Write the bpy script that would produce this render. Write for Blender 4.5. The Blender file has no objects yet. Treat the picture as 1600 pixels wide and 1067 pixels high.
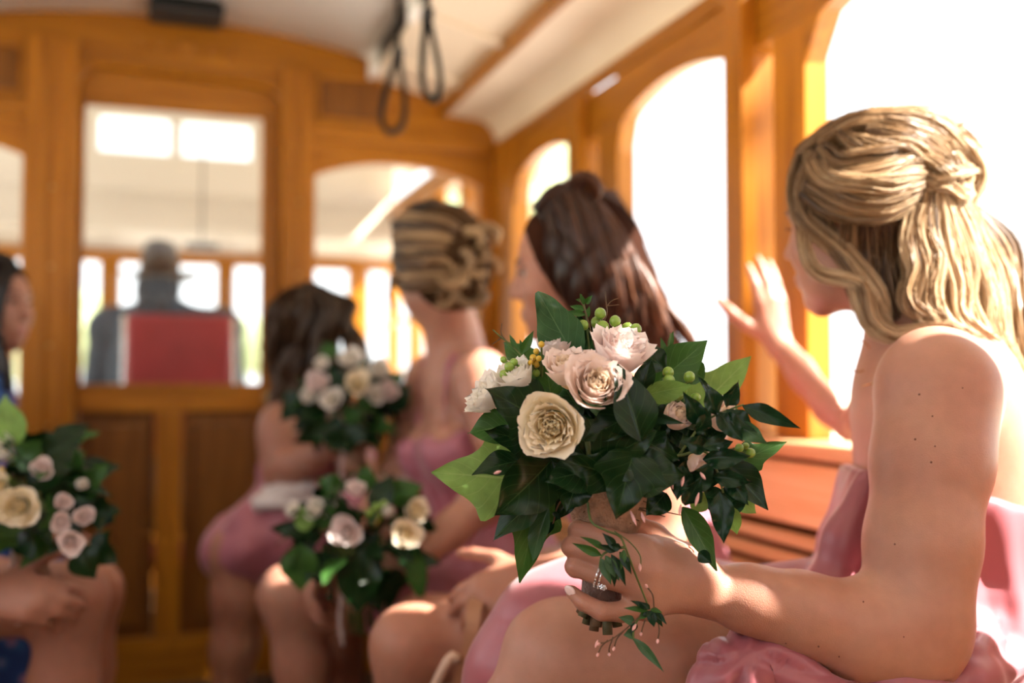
import bpy, bmesh, math, random
import numpy as np
from mathutils import Vector, Matrix
random.seed(7); rng = np.random.default_rng(7)
scene = bpy.context.scene
COL = scene.collection
# ------------------------------------------------------------------ camera
FPX = 1600*35/36
YAW = math.radians(19.6); PIT = math.atan((592-533.5)/FPX)
CAMP = np.array([0.0, 0.0, 0.97])
cR = np.array([math.cos(YAW), -math.sin(YAW), 0])
cF = np.array([math.sin(YAW)*math.cos(PIT), math.cos(YAW)*math.cos(PIT), math.sin(PIT)])
cU = np.array([-math.sin(YAW)*math.sin(PIT), -math.cos(YAW)*math.sin(PIT), math.cos(PIT)])
cam_d = bpy.data.cameras.new('camera'); cam = bpy.data.objects.new('camera', cam_d); COL.objects.link(cam)
cam_d.lens = 35; cam_d.sensor_width = 36; cam_d.clip_start = 0.02; cam_d.clip_end = 500
cam.matrix_world = Matrix(((cR[0], cU[0], -cF[0], CAMP[0]), (cR[1], cU[1], -cF[1], CAMP[1]), (cR[2], cU[2], -cF[2], CAMP[2]), (0, 0, 0, 1)))
cam_d.dof.use_dof = True; cam_d.dof.focus_distance = 0.925; cam_d.dof.aperture_fstop = 2.0
scene.camera = cam
# ------------------------------------------------------------------ world, sun, exposure
w = bpy.data.worlds.new('sky'); scene.world = w; w.use_nodes = True
bg = w.node_tree.nodes['Background']; bg.inputs[0].default_value = (0.95, 0.975, 1.0, 1); bg.inputs[1].default_value = 1.8
SUN_DIR = Vector((0.64, -0.37, 0.67)).normalized()
sd = bpy.data.lights.new('sun', 'SUN'); sd.energy = 23.0; sd.angle = 0.012; sd.color = (1.0, 0.92, 0.82)
so = bpy.data.objects.new('sun', sd); COL.objects.link(so); so.rotation_euler = SUN_DIR.to_track_quat('Z', 'Y').to_euler(); so.location = (6, -2, 6)
vs = scene.view_settings; vs.view_transform = 'Standard'; vs.look = 'None'; vs.gamma = 1.0; vs.use_curve_mapping = False
vs.exposure = 0.58
# ------------------------------------------------------------------ helpers
def U(px, py, d):
    return CAMP + d*(cF + (px-800)/FPX*cR + (533.5-py)/FPX*cU)
def UY(px, py, Y):
    v = cF + (px-800)/FPX*cR + (533.5-py)/FPX*cU
    return CAMP + v*(Y/v[1])
def UX(px, py, X):
    v = cF + (px-800)/FPX*cR + (533.5-py)/FPX*cU
    return CAMP + v*(X/v[0])
def A(*p): return np.array(p, float)
def nrm(v): v = np.asarray(v, float); return v/(np.linalg.norm(v)+1e-12)
IL = -cR                                    # towards the left of the photograph, level
AW = nrm([cF[0], cF[1], 0])                 # away from the photographer, level
UPV = A(0, 0, 1)
WL = {}
def wloc(o): return WL.get(o.name, Vector((0, 0, 0)))
def setp(o, parent):
    if parent is not None:
        o.parent = parent; o.matrix_parent_inverse = Matrix.Translation(-wloc(parent))
def tag(o, label=None, cat=None, group=None, kind=None):
    if label: o['label'] = label
    if cat: o['category'] = cat
    if group: o['group'] = group
    if kind: o['kind'] = kind
    return o
def thing(name, loc, label=None, cat=None, group=None, kind=None):
    o = bpy.data.objects.new(name, None); COL.objects.link(o); o.empty_display_size = 0.05
    o.location = Vector(loc); WL[o.name] = Vector(loc)
    return tag(o, label, cat, group, kind)
def mesh_obj(name, verts, faces, mat, parent=None, smooth=True, uv=None, col=None):
    verts = np.asarray(verts, float)
    c = (verts.min(0)+verts.max(0))/2
    me = bpy.data.meshes.new(name)
    faces = np.asarray(faces) if not isinstance(faces, list) else faces
    if isinstance(faces, np.ndarray):
        k = faces.shape[1]; n = len(faces)
        me.vertices.add(len(verts)); me.vertices.foreach_set('co', (verts-c).astype(np.float32).ravel())
        me.loops.add(n*k); me.loops.foreach_set('vertex_index', faces.astype(np.int32).ravel())
        me.polygons.add(n); me.polygons.foreach_set('loop_start', np.arange(0, n*k, k, dtype=np.int32))
        me.update(calc_edges=True)
    else:
        me.from_pydata((verts-c).tolist(), [], faces); me.update()
    if smooth: me.polygons.foreach_set('use_smooth', np.ones(len(me.polygons), bool))
    if uv is not None:
        l = me.uv_layers.new(name='UVMap'); vi = np.zeros(len(me.loops), np.int32); me.loops.foreach_get('vertex_index', vi)
        l.data.foreach_set('uv', np.asarray(uv, np.float32)[vi].ravel())
    if col is not None:
        at = me.attributes.new('tone', 'FLOAT', 'POINT'); at.data.foreach_set('value', np.asarray(col, np.float32))
    me.materials.append(mat)
    o = bpy.data.objects.new(name, me); COL.objects.link(o); o.location = Vector(c); WL[o.name] = Vector(c)
    setp(o, parent)
    return o
def inst(name, me, M, parent):
    o = bpy.data.objects.new(name, me); COL.objects.link(o); WL[o.name] = M.to_translation()
    if parent is not None:
        o.parent = parent; o.matrix_parent_inverse = Matrix.Translation(-wloc(parent))
    o.matrix_basis = M
    return o
class MB:
    def __init__(s): s.v = []; s.f = []
    def add(s, v, f):
        b = len(s.v); s.v += [tuple(map(float, p)) for p in v]; s.f += [tuple(b+i for i in q) for q in f]; return s
    def box(s, a, b, bev=0.0):
        bm = bmesh.new(); bmesh.ops.create_cube(bm, size=1)
        a = np.minimum(a, b)*1.0 if False else np.asarray(a, float); b = np.asarray(b, float)
        lo = np.minimum(a, b); hi = np.maximum(a, b)
        for v in bm.verts: v.co = Vector([(lo[i]+hi[i])/2+v.co[i]*(hi[i]-lo[i]) for i in range(3)])
        if bev: bmesh.ops.bevel(bm, geom=bm.edges[:], offset=min(bev, 0.45*min(hi-lo)), segments=2, profile=0.6, affect='EDGES')
        return s.bm(bm)
    def bm(s, bm):
        bm.verts.index_update(); s.add([v.co for v in bm.verts], [[v.index for v in f.verts] for f in bm.faces]); bm.free(); return s
    def prism(s, pts, axis, a, b, bev=0.0):
        """2D polygon extruded along axis (0 x,1 y,2 z) from a to b"""
        bm = bmesh.new()
        def mk(p, t):
            q = list(p); q.insert(axis, t); return q
        vs_ = [bm.verts.new(mk(p, a)) for p in pts]; f = bm.faces.new(vs_)
        r = bmesh.ops.extrude_face_region(bm, geom=[f])
        for v in [g for g in r['geom'] if isinstance(g, bmesh.types.BMVert)]: v.co[axis] = b
        bmesh.ops.recalc_face_normals(bm, faces=bm.faces[:])
        if bev: bmesh.ops.bevel(bm, geom=[e for e in bm.edges if e.calc_face_angle(0) > 0.6], offset=bev, segments=1, affect='EDGES')
        bmesh.ops.triangulate(bm, faces=[f for f in bm.faces if len(f.verts) > 4])
        return s.bm(bm)
    def tube(s, pts, rad, n=8, cap=True):
        v, f = tube_arrays(np.asarray(pts, float), rad, n, cap); return s.add(v, f)
    def lathe(s, prof, c, ax=(0, 0, 1), n=24):
        ax = nrm(ax); a = nrm(np.cross(ax, [0.3, 1, 0.2])); b = np.cross(ax, a); c = np.asarray(c, float)
        V = []; F = []
        for r, z in prof:
            for i in range(n):
                t = 2*math.pi*i/n; V.append(c+ax*z+r*(a*math.cos(t)+b*math.sin(t)))
        for j in range(len(prof)-1):
            for i in range(n): F.append((j*n+i, j*n+(i+1) % n, (j+1)*n+(i+1) % n, (j+1)*n+i))
        return s.add(V, F)
    def ell(s, c, r, M=None, n=12):
        V = []; F = []; m = n//2
        for j in range(m+1):
            p = math.pi*j/m
            for i in range(n):
                t = 2*math.pi*i/n; q = np.array([math.sin(p)*math.cos(t)*r[0], math.sin(p)*math.sin(t)*r[1], math.cos(p)*r[2]])
                V.append(np.asarray(c)+(q if M is None else M@q))
        for j in range(m):
            for i in range(n): F.append((j*n+i, (j+1)*n+i, (j+1)*n+(i+1) % n, j*n+(i+1) % n))
        return s.add(V, F)
    def build(s, name, mat, parent=None, smooth=False):
        return mesh_obj(name, s.v, s.f, mat, parent, smooth)
def frames(P):
    T = np.gradient(P, axis=0); T /= (np.linalg.norm(T, axis=1, keepdims=True)+1e-12)
    N = np.zeros_like(P); a = A(0, 0, 1) if abs(T[0, 2]) < 0.9 else A(1, 0, 0)
    n = nrm(np.cross(T[0], a))
    for i in range(len(P)):
        n = nrm(n-T[i]*np.dot(n, T[i])); N[i] = n
    return T, N, np.cross(T, N)
def tube_arrays(P, rad, n=8, cap=True):
    m = len(P); r = np.broadcast_to(np.asarray(rad, float), (m,)) if np.ndim(rad) < 2 else None
    T, N, B = frames(P); V = []
    for i in range(m):
        for k in range(n):
            t = 2*math.pi*k/n; V.append(P[i]+r[i]*(N[i]*math.cos(t)+B[i]*math.sin(t)))
    F = [(i*n+k, i*n+(k+1) % n, (i+1)*n+(k+1) % n, (i+1)*n+k) for i in range(m-1) for k in range(n)]
    if cap: F += [tuple(range(n-1, -1, -1)), tuple((m-1)*n+k for k in range(n))]
    return V, F
def spline(P, n):
    """Catmull-Rom through P, n samples"""
    P = np.asarray(P, float)
    if len(P) == 2: return P[0]+(P[1]-P[0])*np.linspace(0, 1, n)[:, None]
    d = np.r_[0, np.cumsum(np.linalg.norm(np.diff(P, axis=0), axis=1)**0.5)]; d /= d[-1]
    Q = np.vstack([2*P[0]-P[1], P, 2*P[-1]-P[-2]]); out = []
    for t in np.linspace(0, 1, n):
        i = min(np.searchsorted(d, t, 'right')-1, len(P)-2); u = (t-d[i])/(d[i+1]-d[i])
        p0, p1, p2, p3 = Q[i], Q[i+1], Q[i+2], Q[i+3]
        out.append(0.5*((2*p1)+(-p0+p2)*u+(2*p0-5*p1+4*p2-p3)*u*u+(-p0+3*p1-3*p2+p3)*u**3))
    return np.array(out)
# ------------------------------------------------------------------ materials
def newmat(name):
    m = bpy.data.materials.new(name); m.use_nodes = True; nt = m.node_tree
    return m, nt, nt.nodes['Principled BSDF']
def N(nt, t, **kw):
    n = nt.nodes.new(t)
    for k, v in kw.items(): setattr(n, k, v)
    return n
def plain(name, col, rough=0.5, metal=0, spec=0.5, var=0.08, scale=12, bump=0.0, sss=0, sheen=0, coat=0, trans=0, bscale=None):
    m, nt, p = newmat(name)
    p.inputs['Roughness'].default_value = rough; p.inputs['Metallic'].default_value = metal; p.inputs['Specular IOR Level'].default_value = spec
    tc = N(nt, 'ShaderNodeTexCoord'); no = N(nt, 'ShaderNodeTexNoise'); no.inputs['Scale'].default_value = scale; no.inputs['Detail'].default_value = 4
    nt.links.new(tc.outputs['Object'], no.inputs['Vector'])
    r = N(nt, 'ShaderNodeValToRGB'); e = r.color_ramp.elements
    e[0].position = 0.3; e[1].position = 0.7
    e[0].color = tuple(max(0, c*(1-var)) for c in col)+(1,); e[1].color = tuple(min(1, c*(1+var)) for c in col)+(1,)
    nt.links.new(no.outputs['Fac'], r.inputs['Fac']); nt.links.new(r.outputs['Color'], p.inputs['Base Color'])
    if bump:
        b = N(nt, 'ShaderNodeBump'); b.inputs['Strength'].default_value = bump; b.inputs['Distance'].default_value = 0.004
        n2 = N(nt, 'ShaderNodeTexNoise'); n2.inputs['Scale'].default_value = bscale or scale*6; n2.inputs['Detail'].default_value = 3
        nt.links.new(tc.outputs['Object'], n2.inputs['Vector']); nt.links.new(n2.outputs['Fac'], b.inputs['Height']); nt.links.new(b.outputs['Normal'], p.inputs['Normal'])
    if sss:
        p.inputs['Subsurface Weight'].default_value = sss; p.inputs['Subsurface Radius'].default_value = (1.0, 0.35, 0.18); p.inputs['Subsurface Scale'].default_value = 0.012
    if sheen: p.inputs['Sheen Weight'].default_value = sheen
    if coat: p.inputs['Coat Weight'].default_value = coat; p.inputs['Coat Roughness'].default_value = 0.12
    if trans:
        t = N(nt, 'ShaderNodeBsdfTranslucent'); mx = N(nt, 'ShaderNodeMixShader'); mx.inputs[0].default_value = trans
        nt.links.new(r.outputs['Color'], t.inputs['Color']); out = nt.nodes['Material Output']
        nt.links.new(p.outputs[0], mx.inputs[1]); nt.links.new(t.outputs[0], mx.inputs[2]); nt.links.new(mx.outputs[0], out.inputs[0])
    return m
def wood(name, c1, c2, axis=2, rough=0.35, scale=7):
    m, nt, p = newmat(name); p.inputs['Roughness'].default_value = rough; p.inputs['Specular IOR Level'].default_value = .3; p.inputs['Coat Weight'].default_value = 0.04; p.inputs['Coat Roughness'].default_value = 0.25
    tc = N(nt, 'ShaderNodeTexCoord'); mp = N(nt, 'ShaderNodeMapping'); sc = [scale*2.6]*3; sc[axis] = scale*0.18; mp.inputs['Scale'].default_value = sc
    geo = N(nt, 'ShaderNodeNewGeometry'); oi = N(nt, 'ShaderNodeObjectInfo'); ad = N(nt, 'ShaderNodeVectorMath', operation='ADD')
    ml = N(nt, 'ShaderNodeVectorMath', operation='SCALE'); ml.inputs['Scale'].default_value = 9.0
    nt.links.new(oi.outputs['Random'], ml.inputs[0]); nt.links.new(geo.outputs['Position'], ad.inputs[0]); nt.links.new(ml.outputs[0], ad.inputs[1])
    nt.links.new(ad.outputs[0], mp.inputs['Vector'])
    no = N(nt, 'ShaderNodeTexNoise'); no.inputs['Scale'].default_value = 2.2; no.inputs['Detail'].default_value = 6; no.inputs['Distortion'].default_value = 0.8
    nt.links.new(mp.outputs[0], no.inputs['Vector'])
    r = N(nt, 'ShaderNodeValToRGB'); e = r.color_ramp.elements; e[0].position = 0.28; e[1].position = 0.72; e[0].color = c1+(1,); e[1].color = c2+(1,)
    nt.links.new(no.outputs['Fac'], r.inputs['Fac'])
    hs = N(nt, 'ShaderNodeHueSaturation'); mr = N(nt, 'ShaderNodeMapRange'); mr.inputs['To Min'].default_value = 0.86; mr.inputs['To Max'].default_value = 1.12
    nt.links.new(oi.outputs['Random'], mr.inputs[0]); nt.links.new(mr.outputs[0], hs.inputs['Value']); nt.links.new(r.outputs['Color'], hs.inputs['Color'])
    nt.links.new(hs.outputs[0], p.inputs['Base Color'])
    b = N(nt, 'ShaderNodeBump'); b.inputs['Strength'].default_value = 0.12; b.inputs['Distance'].default_value = 0.002
    nt.links.new(no.outputs['Fac'], b.inputs['Height']); nt.links.new(b.outputs['Normal'], p.inputs['Normal'])
    return m
def glassmat(name):
    m, nt, p = newmat(name); nt.nodes.remove(p); out = nt.nodes['Material Output']
    t = N(nt, 'ShaderNodeBsdfTransparent'); t.inputs[0].default_value = (0.96, 0.97, 0.96, 1); g = N(nt, 'ShaderNodeBsdfGlossy'); g.inputs['Roughness'].default_value = 0.03
    f = N(nt, 'ShaderNodeFresnel'); f.inputs[0].default_value = 1.3; mx = N(nt, 'ShaderNodeMixShader')
    nt.links.new(f.outputs[0], mx.inputs[0]); nt.links.new(t.outputs[0], mx.inputs[1]); nt.links.new(g.outputs[0], mx.inputs[2]); nt.links.new(mx.outputs[0], out.inputs[0])
    return m
def skinmat(name, col, rosy):
    m, nt, p = newmat(name)
    p.inputs['Roughness'].default_value = 0.42; p.inputs['Specular IOR Level'].default_value = 0.4
    p.inputs['Subsurface Weight'].default_value = 0.35; p.inputs['Subsurface Radius'].default_value = (1.0, 0.32, 0.15); p.inputs['Subsurface Scale'].default_value = 0.010
    tc = N(nt, 'ShaderNodeTexCoord'); no = N(nt, 'ShaderNodeTexNoise'); no.inputs['Scale'].default_value = 9; no.inputs['Detail'].default_value = 5
    nt.links.new(tc.outputs['Object'], no.inputs['Vector'])
    r = N(nt, 'ShaderNodeValToRGB'); e = r.color_ramp.elements; e[0].position = 0.32; e[1].position = 0.7; e[0].color = rosy+(1,); e[1].color = col+(1,)
    nt.links.new(no.outputs['Fac'], r.inputs['Fac'])
    n2 = N(nt, 'ShaderNodeTexNoise'); n2.inputs['Scale'].default_value = 420; n2.inputs['Detail'].default_value = 2; nt.links.new(tc.outputs['Object'], n2.inputs['Vector'])
    v = N(nt, 'ShaderNodeTexVoronoi'); v.inputs['Scale'].default_value = 900; nt.links.new(tc.outputs['Object'], v.inputs['Vector'])
    n3 = N(nt, 'ShaderNodeTexNoise'); n3.inputs['Scale'].default_value = 70; n3.inputs['Detail'].default_value = 6; nt.links.new(tc.outputs['Object'], n3.inputs['Vector'])
    mr = N(nt, 'ShaderNodeMapRange'); mr.inputs['From Min'].default_value = .3; mr.inputs['From Max'].default_value = .7; mr.inputs['To Min'].default_value = .95; mr.inputs['To Max'].default_value = 1.05; nt.links.new(n3.outputs['Fac'], mr.inputs[0])
    hs = N(nt, 'ShaderNodeHueSaturation'); nt.links.new(mr.outputs[0], hs.inputs['Value']); nt.links.new(r.outputs['Color'], hs.inputs['Color'])
    nt.links.new(hs.outputs[0], p.inputs['Base Color'])
    b = N(nt, 'ShaderNodeBump'); b.inputs['Strength'].default_value = 0.28; b.inputs['Distance'].default_value = 0.0006
    nt.links.new(v.outputs['Distance'], b.inputs['Height']); nt.links.new(b.outputs['Normal'], p.inputs['Normal'])
    return m
def hairmat(name, dark, mid, light):
    m, nt, p = newmat(name); p.inputs['Roughness'].default_value = 0.38; p.inputs['Specular IOR Level'].default_value = 0.45
    at = N(nt, 'ShaderNodeAttribute'); at.attribute_name = 'tone'
    r = N(nt, 'ShaderNodeValToRGB'); e = r.color_ramp.elements; e[0].position = 0.05; e[1].position = 0.95; e[0].color = dark+(1,); e[1].color = light+(1,)
    k = r.color_ramp.elements.new(0.45); k.color = mid+(1,)
    nt.links.new(at.outputs['Fac'], r.inputs['Fac']); nt.links.new(r.outputs['Color'], p.inputs['Base Color'])
    t = N(nt, 'ShaderNodeBsdfTranslucent'); mx = N(nt, 'ShaderNodeMixShader'); mx.inputs[0].default_value = 0.22
    nt.links.new(r.outputs['Color'], t.inputs['Color']); out = nt.nodes['Material Output']
    nt.links.new(p.outputs[0], mx.inputs[1]); nt.links.new(t.outputs[0], mx.inputs[2]); nt.links.new(mx.outputs[0], out.inputs[0])
    return m
def leafmat(name, col, vein, rough=0.25, trans=0.18):
    m, nt, p = newmat(name); p.inputs['Roughness'].default_value = rough; p.inputs['Specular IOR Level'].default_value = 0.2
    uv = N(nt, 'ShaderNodeUVMap'); sx = N(nt, 'ShaderNodeSeparateXYZ'); nt.links.new(uv.outputs[0], sx.inputs[0])
    def M_(op, a, b=None, c=None):
        n = N(nt, 'ShaderNodeMath', operation=op)
        for i, x in enumerate([a, b, c]):
            if x is None: continue
            if isinstance(x, (int, float)): n.inputs[i].default_value = x
            else: nt.links.new(x, n.inputs[i])
        return n.outputs[0]
    av = M_('ABSOLUTE', M_('SUBTRACT', sx.outputs[1], 0.5))           # 0 at midrib .. 0.5 at the edge
    rib = M_('LESS_THAN', av, 0.012)
    q = M_('FRACT', M_('MULTIPLY', M_('SUBTRACT', sx.outputs[0], M_('MULTIPLY', av, 0.75)), 6.0))
    side = M_('LESS_THAN', M_('ABSOLUTE', M_('SUBTRACT', q, 0.5)), 0.035)
    vn = M_('MAXIMUM', rib, M_('MULTIPLY', side, 0.6))
    tc = N(nt, 'ShaderNodeTexCoord'); no = N(nt, 'ShaderNodeTexNoise'); no.inputs['Scale'].default_value = 40; no.inputs['Detail'].default_value = 4; nt.links.new(tc.outputs['Object'], no.inputs['Vector'])
    r = N(nt, 'ShaderNodeValToRGB'); e = r.color_ramp.elements; e[0].position = 0.3; e[1].position = 0.75
    e[0].color = tuple(c*0.72 for c in col)+(1,); e[1].color = tuple(min(1, c*1.3) for c in col)+(1,); nt.links.new(no.outputs['Fac'], r.inputs['Fac'])
    mx = N(nt, 'ShaderNodeMix', data_type='RGBA'); nt.links.new(M_('MULTIPLY', vn, 0.55), mx.inputs['Factor']); nt.links.new(r.outputs['Color'], mx.inputs['A']); mx.inputs['B'].default_value = vein+(1,)
    nt.links.new(mx.outputs['Result'], p.inputs['Base Color'])
    b = N(nt, 'ShaderNodeBump'); b.inputs['Strength'].default_value = 0.35; b.inputs['Distance'].default_value = 0.0012
    nt.links.new(M_('SUBTRACT', M_('MULTIPLY', no.outputs['Fac'], 0.8), vn), b.inputs['Height']); nt.links.new(b.outputs['Normal'], p.inputs['Normal'])
    t = N(nt, 'ShaderNodeBsdfTranslucent'); ms = N(nt, 'ShaderNodeMixShader'); ms.inputs[0].default_value = trans; out = nt.nodes['Material Output']
    hs = N(nt, 'ShaderNodeHueSaturation'); hs.inputs['Value'].default_value = 1.8; hs.inputs['Saturation'].default_value = 1.1; nt.links.new(mx.outputs['Result'], hs.inputs['Color'])
    nt.links.new(hs.outputs[0], t.inputs['Color']); nt.links.new(p.outputs[0], ms.inputs[1]); nt.links.new(t.outputs[0], ms.inputs[2]); nt.links.new(ms.outputs[0], out.inputs[0])
    return m
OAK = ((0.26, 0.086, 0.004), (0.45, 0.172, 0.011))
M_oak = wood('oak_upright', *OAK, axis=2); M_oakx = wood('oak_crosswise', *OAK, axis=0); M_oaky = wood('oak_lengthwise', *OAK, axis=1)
M_panel = wood('oak_panel_shade_toned', (0.12, 0.040, 0.006), (0.20, 0.076, 0.012), axis=2)  # darker oak: the shade over the lower door is put into the colour
M_slat = wood('slat_wood_sun_toned', (0.64, 0.31, 0.12), (0.88, 0.54, 0.28), axis=1, rough=0.3)  # lightened wood: sunlight on the bench back is put into the colour
M_floor = wood('floor_boards', (0.035, 0.02, 0.012), (0.08, 0.045, 0.025), axis=1, rough=0.6)
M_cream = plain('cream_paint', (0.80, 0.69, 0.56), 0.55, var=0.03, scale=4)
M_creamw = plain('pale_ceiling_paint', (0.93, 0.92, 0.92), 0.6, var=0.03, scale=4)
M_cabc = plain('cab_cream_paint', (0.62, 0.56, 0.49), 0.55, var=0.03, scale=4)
M_dark = plain('dark_recess', (0.05, 0.03, 0.015), 0.7)
M_black = plain('black_leather', (0.004, 0.004, 0.004), 0.8, var=0.2, bump=0.1, spec=.2)
M_blackp = plain('black_plastic', (0.012, 0.012, 0.014), 0.6, bump=0.2)
M_brass = plain('brass_screw', (0.55, 0.38, 0.14), 0.3, metal=1)
M_glass = glassmat('window_glass')
# ================================================================== STRUCTURE: the tram car
YB = 3.31; XW = 1.12; FZ = 0.0
def BX(px, py=400): return UY(px, py, YB)[0]
def BZ(px, py): return UY(px, py, YB)[2]
gx0, gx1 = BX(123), BX(414); xc = (gx0+gx1)/2; XL = 2*xc-XW
def mir(x): return 2*xc-x
dz = 0.035
fl = mesh_obj('floor', *(lambda m: (m.v, m.f))(MB().box((XL-.1, -1.7, -.06), (XW+.1, 5.2, -.012))), M_dark); tag(fl, 'dark floor of the tram car', kind='structure')
nb = 22
for i in range(nb):
    x0 = XL+(XW-XL)*i/nb; x1 = XL+(XW-XL)*(i+1)/nb
    MB().box((x0+.002, -1.6, -.012), (x1-.002, 5.0, 0), .002).build('plank', M_floor, fl)
# ---- ceiling profile taken at the bulkhead
z_ap = BZ(210, 20); x1, z1 = BX(576, 92), BZ(576, 92); z1b = BZ(585, 122); x2, z2 = BX(690, 158), BZ(690, 158); z3 = BZ(700, 180)
x4, z4 = BX(742, 187), BZ(742, 187); z5 = BZ(775, 228)
def arch(n=17):
    out = []
    for t in np.linspace(-1, 1, n): out.append((xc+t*(x1-xc), z_ap-(z_ap-z1)*t*t))
    return out
AR = arch()
Y0 = -1.6
cl = MB().prism(AR+[(p[0], p[1]+.03) for p in AR[::-1]], 1, Y0, YB).build('ceiling', M_creamw, None, True); tag(cl, 'pale curved roof ceiling', kind='structure')
def cove_pts():
    pts = [(x2+.012, z3)]
    pts += [(x4-(x4-x2)*.0, z4)]
    for t in np.linspace(0.15, 1, 8):
        a = t*math.pi/2; pts.append((x4+(XW-x4)*math.sin(a), z5+(z4-z5)*math.cos(a)))
    return pts
for sgn in (1, -1):
    fx = (lambda x: x) if sgn == 1 else mir
    nm = 'right' if sgn == 1 else 'left'
    P = [(fx(x1+.012), z1b), (fx(x2), z2), (fx(x2), z2+.03), (fx(x1+.012), z1b+.03)]
    MB().prism(P, 1, Y0, YB).build('side_ceiling', M_cream, cl)
    cp = cove_pts(); P = [(fx(x), z) for x, z in cp]+[(fx(XW), z4+.06), (fx(x2+.012), z4+.06)]
    MB().prism(P, 1, Y0, YB).build('cove_panel', M_cream, cl, False)
    MB().box((fx(x2-.004), Y0, z3-.002), (fx(x2+.014), YB, z2+.01), .003).build('cove_edge_bead', M_oaky, cl)
    MB().box((fx(XW-.012), Y0, z5-.012), (fx(XW+.004), YB, z5+.004), .003).build('cove_moulding', M_oaky, cl)
    # ribs on the side ceiling
    for k in range(11):
        y = YB-.25-.42*k
        dx = x2-x1; n = 8
        Q = [(fx(x1+.03+dx*t*.85), z1b-(z1b-z2)*t*.9) for t in np.linspace(0, 1, n)]
        Q2 = [(q[0], q[1]-.014-.012*i/n) for i, q in enumerate(Q)]
        MB().prism(Q+Q2[::-1], 1, y, y+.03).build('ceiling_rib', M_cream, cl)
    # clerestory: posts and panes in the step between centre and side ceiling
    for k in range(9):
        y = YB-.02-.56*k
        MB().box((fx(x1-.006), y-.10, z1b-.01), (fx(x1+.014), y, z1+.02)).build('clerestory_post', M_creamw, cl)
        if k < 8: MB().box((fx(x1+.001), y-.56, z1b), (fx(x1+.005), y-.10, z1+.01)).build('clerestory_pane', M_glass, cl)
# roof deck above everything so that the sun cannot fall straight in
MB().prism([(XL-.12, z4+.06), (XL-.12, z4+.09), (xc-.5, z_ap+.10), (xc+.5, z_ap+.10), (XW+.12, z4+.09), (XW+.12, z4+.06), (x2, z2+.05), (x1+.03, z1+.05), (x1+.0, z1+.05), (xc, z_ap+.045), (mir(x1), z1+.05), (mir(x1+.03), z1+.05), (mir(x2), z2+.05)], 1, Y0-.1, YB).build('roof_deck', M_cream, cl)
# ---- front bulkhead
wf = thing('wall_front', (xc, YB, 0), 'varnished oak bulkhead with a glazed door and side windows', kind='structure')
def board(name, x0, x1_, z0, z1_, y0=0, y1=.045, mat=None, bev=.004, par=wf):
    return MB().box((x0, YB+y0, z0), (x1_, YB+y1, z1_), bev).build(name, mat or M_oak, par)
px2 = BX(118); qx1, qx2 = BX(440), BX(486); px1 = min(BX(73), mir(qx2))-.006
zdt = BZ(280, 112)
# header over everything, curved top to the ceiling, arch cut over the door
hd = [(x, z+.012) for x, z in AR]
yj = BZ(280, 112)
dox0, dox1 = px2-.004, qx1+.004
cut = []
rr = .09
for t in np.linspace(0, 1, 7): a = t*math.pi/2; cut.append((dox1-rr+rr*math.cos(a), yj-rr*.9+rr*math.sin(a)*.9-.012))
for t in np.linspace(0, 1, 7): a = math.pi/2+t*math.pi/2; cut.append((dox0+rr+rr*math.cos(a), yj-rr*.9+rr*math.sin(a)*.9+.002))
zb_h = yj-.30
zo_h = BZ(490, 108)
MB().prism([(px1, zb_h), (px1, zo_h), (mir(x1), zo_h)]+hd+[(x1, min(zo_h, hd[-1][1]-.02)), (qx2, zo_h), (qx2, zb_h), (dox1, zb_h)]+cut+[(dox0, zb_h)], 1, YB+.006, YB+.05).build('header_board', M_oakx, wf)
# moulding following the rounded door head
MB().tube([(dox1, YB+.004, zdt-.42)]+[(c[0], YB+.004, c[1]) for c in cut]+[(dox0, YB+.004, zdt-.42)], .008, 6).build('door_moulding', M_oak, wf)
MB().tube([(dox1-.004, YB+.074, zdt-.42)]+[(c[0]-(.006 if c[0] > xc else -.006), YB+.074, c[1]-.006) for c in cut]+[(dox0+.004, YB+.074, zdt-.42)], .020, 6).build('door_light_stop', M_oak, wf)  # strips added behind the door gap to block light from the cab
for a_, b_ in ((dox0-.03, dox0+.014), (dox1-.014, dox1+.03)): MB().box((a_, YB+.073, 0), (b_, YB+.095, zdt-.1), .003).build('door_light_stop', M_oak, wf)
# carved ornament on the header
om = MB(); ocx, ocz = BX(292, 75), BZ(292, 75)
for s in (-1, 1):
    for j in range(3):
        cx = ocx+s*(.03+.055*j); cz = ocz+.004*math.sin(j*2)-.006*j*(1 if s > 0 else .0)
        pts = [(cx+s*(.024-.006*j*.3)*(1-t*.75)*math.cos(5*t+1.2), YB+.004, cz+.020*(1-t*.75)*math.sin(5*t+1.2)) for t in np.linspace(0, 1, 12)]
        om.tube(pts, .004, 5)
om.ell((ocx, YB+.004, ocz), (.018, .006, .016)); om.ell((ocx, YB+.003, ocz+.02), (.01, .005, .012)); om.ell((ocx, YB+.003, ocz-.018), (.01, .005, .010))
om.build('carved_ornament', M_oakx, wf, True)
# posts beside the door (moulded), over the full height
for (a, b) in ((px1, px2), (qx1, qx2)):
    zt = BZ(95 if a < 0 else 463, 60 if a < 0 else 110)
    board('post', a, b, 0, zt, -.02, .05)
    board('post_bead', a+(b-a)*.30, a+(b-a)*.42, 0, zt-.01, -.030, -.018)
    board('post_bead', a+(b-a)*.66, a+(b-a)*.78, 0, zt-.01, -.028, -.018)
    for k in range(6): MB().lathe([(0, -.006), (.004, -.006), (.006, -.002), (.006, .002)], (a+(b-a)*.55, YB-.022, .35+.24*k), (0, 1, 0), 10).build('screw', M_brass, wf)
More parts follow.
